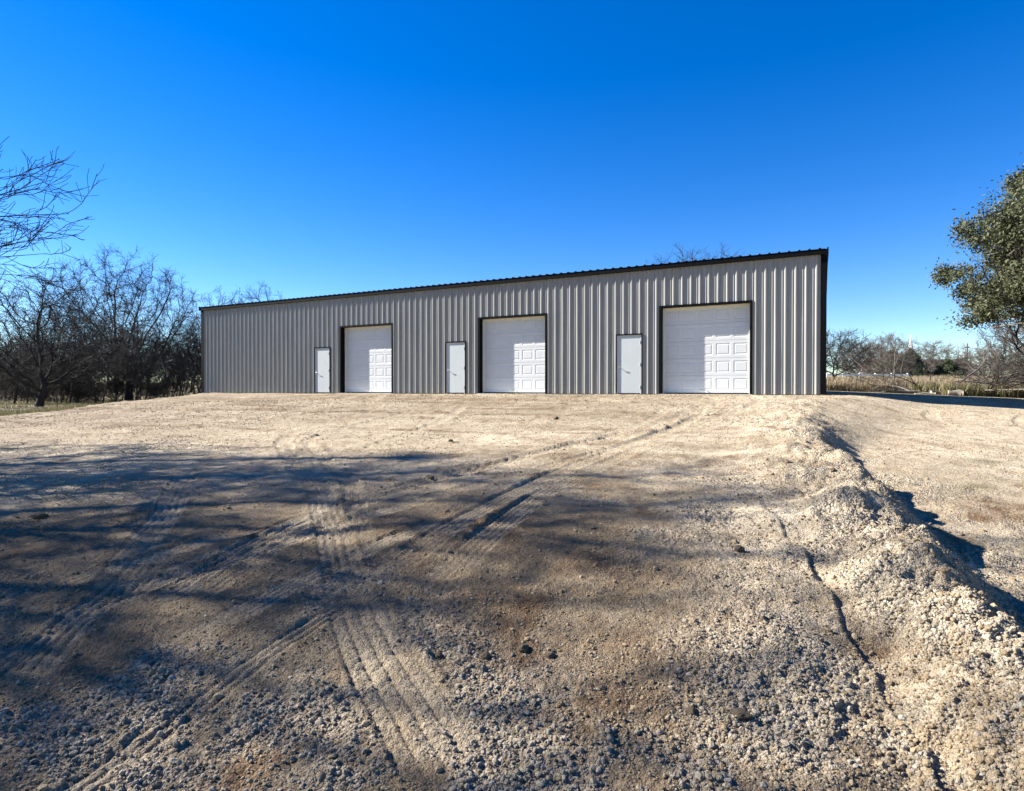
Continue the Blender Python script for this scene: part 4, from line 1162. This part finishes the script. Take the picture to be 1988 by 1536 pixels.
def strew(name, x, y, z, r, g, label, cat, mat):
    n = len(x)
    me = bpy.data.meshes.new(name); me.vertices.add(n)
    me.vertices.foreach_set('co', np.stack([x, y, z + r * .12], 1).astype(np.float32).ravel())
    at_ = me.attributes.new('size', 'FLOAT', 'POINT'); at_.data.foreach_set('value', r.astype(np.float32))
    rt = me.attributes.new('rot', 'FLOAT_VECTOR', 'POINT'); rt.data.foreach_set('vector', np.stack([g.normal(0, .45, n), g.normal(0, .45, n), g.uniform(0, 6.28, n)], 1).astype(np.float32).ravel())
    vi = me.attributes.new('which', 'INT', 'POINT'); vi.data.foreach_set('value', g.integers(0, 8, n).astype(np.int32))
    me.update()
    ob = link(name, me); tag(ob, label, cat, None, 'stuff')
    ng = bpy.data.node_groups.new('strew', 'GeometryNodeTree')
    ng.interface.new_socket('Geometry', in_out='INPUT', socket_type='NodeSocketGeometry'); ng.interface.new_socket('Geometry', in_out='OUTPUT', socket_type='NodeSocketGeometry')
    nd = ng.nodes; lk = ng.links
    gi = nd.new('NodeGroupInput'); go = nd.new('NodeGroupOutput')
    m2p = nd.new('GeometryNodeMeshToPoints'); iop = nd.new('GeometryNodeInstanceOnPoints')
    g2i = nd.new('GeometryNodeGeometryToInstance')
    lk.new(gi.outputs[0], m2p.inputs[0]); lk.new(m2p.outputs[0], iop.inputs['Points'])
    rk = bpy.data.collections.new('stone_shapes')
    shapes = []
    for k in range(8):
        o = bpy.data.objects.new('stone', rock_mesh('stone', 200 + k, 2 if k < 3 else 1, mat)); rk.objects.link(o)
    ci = nd.new('GeometryNodeCollectionInfo'); ci.inputs[0].default_value = rk; ci.inputs['Separate Children'].default_value = True
    ci.inputs['Reset Children'].default_value = True
    lk.new(ci.outputs[0], iop.inputs['Instance']); iop.inputs['Pick Instance'].default_value = True
    def attr(nm, tp):
        q = nd.new('GeometryNodeInputNamedAttribute'); q.data_type = tp; q.inputs[0].default_value = nm
        return [s for s in q.outputs if s.enabled and s.name == 'Attribute'][0]
    lk.new(attr('which', 'INT'), iop.inputs['Instance Index'])
    e2r = nd.new('FunctionNodeEulerToRotation'); lk.new(attr('rot', 'FLOAT_VECTOR'), e2r.inputs[0]); lk.new(e2r.outputs[0], iop.inputs['Rotation'])
    lk.new(attr('size', 'FLOAT'), iop.inputs['Scale'])
    lk.new(iop.outputs[0], go.inputs[0])
    md = ob.modifiers.new('strew', 'NODES'); md.node_group = ng

def gravel():
    g = np.random.default_rng(17)
    n = 520000
    # spread over the near ground, thinning with distance
    u = g.uniform(0, 1, n); y = 1.2 * (13 / 1.2) ** u; a = g.uniform(-1.05, 1.05, n); x = a * (y + .3)
    br, gv, gs = masks(x, y)
    dz, flat, msk = track_field(x, y)
    p = np.clip(gv * 1.25 - .05, .05, 1) * (1 - .95 * msk) * (1 - .8 * br)
    keep = g.uniform(0, 1, n) < p * np.clip(0.62 * (2.8 / y) ** .6, 0, 1)
    x, y, gv = x[keep], y[keep], gv[keep]
    z = ground_base(x, y) + ground_fine(x, y)[0]
    n = len(x)
    r = np.exp(g.normal(math.log(.0042), .6, n)) * (0.85 + .5 * gv)
    r = np.clip(np.maximum(r, .0008 * y), .0025, .020)
    print('stones', n)
    strew('gravel', x, y, z, r, g, 'loose pale crushed limestone gravel strewn over the near ground and berm', 'gravel', M['stone'])
gravel()

def crumbs():
    g = np.random.default_rng(23)
    n = 330000
    u = g.uniform(0, 1, n); y = 1.6 * (24 / 1.6) ** u; a = g.uniform(-1.0, 1.0, n); x = a * (y + .3)
    dz, flat, msk = track_field(x, y)
    xc = np.interp(y, CREST_Y, CREST_X); q = x - xc
    d = -(NX * (x - L0[0]) + NY * (y - L0[1]))
    p = .16 + .12 * sstep(7, 12, y) + (.35 + .5 * sstep(4, 8, y)) * np.clip(fbm(x * 1.1, y * .8, 171, 4) * 2.4, 0, 1) + .8 * np.exp(-(q / .7) ** 2) * sstep(18, 14, y)
    p = p * (1 - .95 * msk) * sstep(.05, .4, d + 40 * (x > 10.6)) * (x > -16.5)
    keep = g.uniform(0, 1, n) < p * .62
    x, y = x[keep], y[keep]; n = len(x)
    z = ground_base(x, y) + ground_fine(x, y)[0]
    r = np.exp(g.normal(math.log(.0062), .5, n)); r = np.clip(np.maximum(r, .0010 * y * g.uniform(.4, 1.3, n)), .003, .03)
    print('crumbs', n)
    strew('soil_crumbs', x, y, z, r, g, 'crumbly clods of tan soil strewn all over the graded pad', 'soil', M['crumb'])
crumbs()

gcl = 'small dark clods on the pad'
lcl = 'small dark dirt clod lying loose on the pale pad'
CLODS = [(-4.89, 6.25, .085, 'dark lumpy dirt clod alone on the shaded ground at far left', None),
         (1.68, 4.47, .045, 'dark dirt clod alone in sunlight left of the thin crease', None),
         (0.95, 2.5, .036, 'dark hollowed clod of soil in the shaded near gravel', None),
         (-1.02, 7.6, .05, 'dark clod at the upper edge of the tree shade, near the vertical tracks', None),
         (0.76, 2.55, .03, lcl, gcl), (-0.14, 3.12, .035, lcl, gcl), (0.06, 3.17, .04, lcl, gcl), (.2, 3.1, .03, lcl, gcl), (-0.38, 3.11, .028, lcl, gcl), (-.62, 3.3, .02, lcl, gcl), (-1.1, 10.8, .05, lcl, gcl), (2.3, 11.5, .06, lcl, gcl), (-4, 12.3, .06, lcl, gcl), (1.0, 13.7, .07, lcl, gcl), (1.35, 4.0, .03, lcl, gcl), (.7, 5.2, .035, lcl, gcl), (.35, 6.2, .03, lcl, gcl), (3.2, 7.0, .05, lcl, gcl), (3.5, 6.6, .045, lcl, gcl)]
for i, (x, y, r, lab, grp) in enumerate(CLODS):
    me = rock_mesh('dirt_clod', 300 + i, 3, M['clod'])
    zz = gz(x, y) + float(ground_fine(np.array([x]), np.array([y]))[0][0])
    o = link('dirt_clod', me, None, (x, y, zz + r * .25)); o.scale = (r, r, r); o.rotation_euler = (0, 0, i * 1.3)
    tag(o, lab, 'dirt clod', grp)
print('all done')
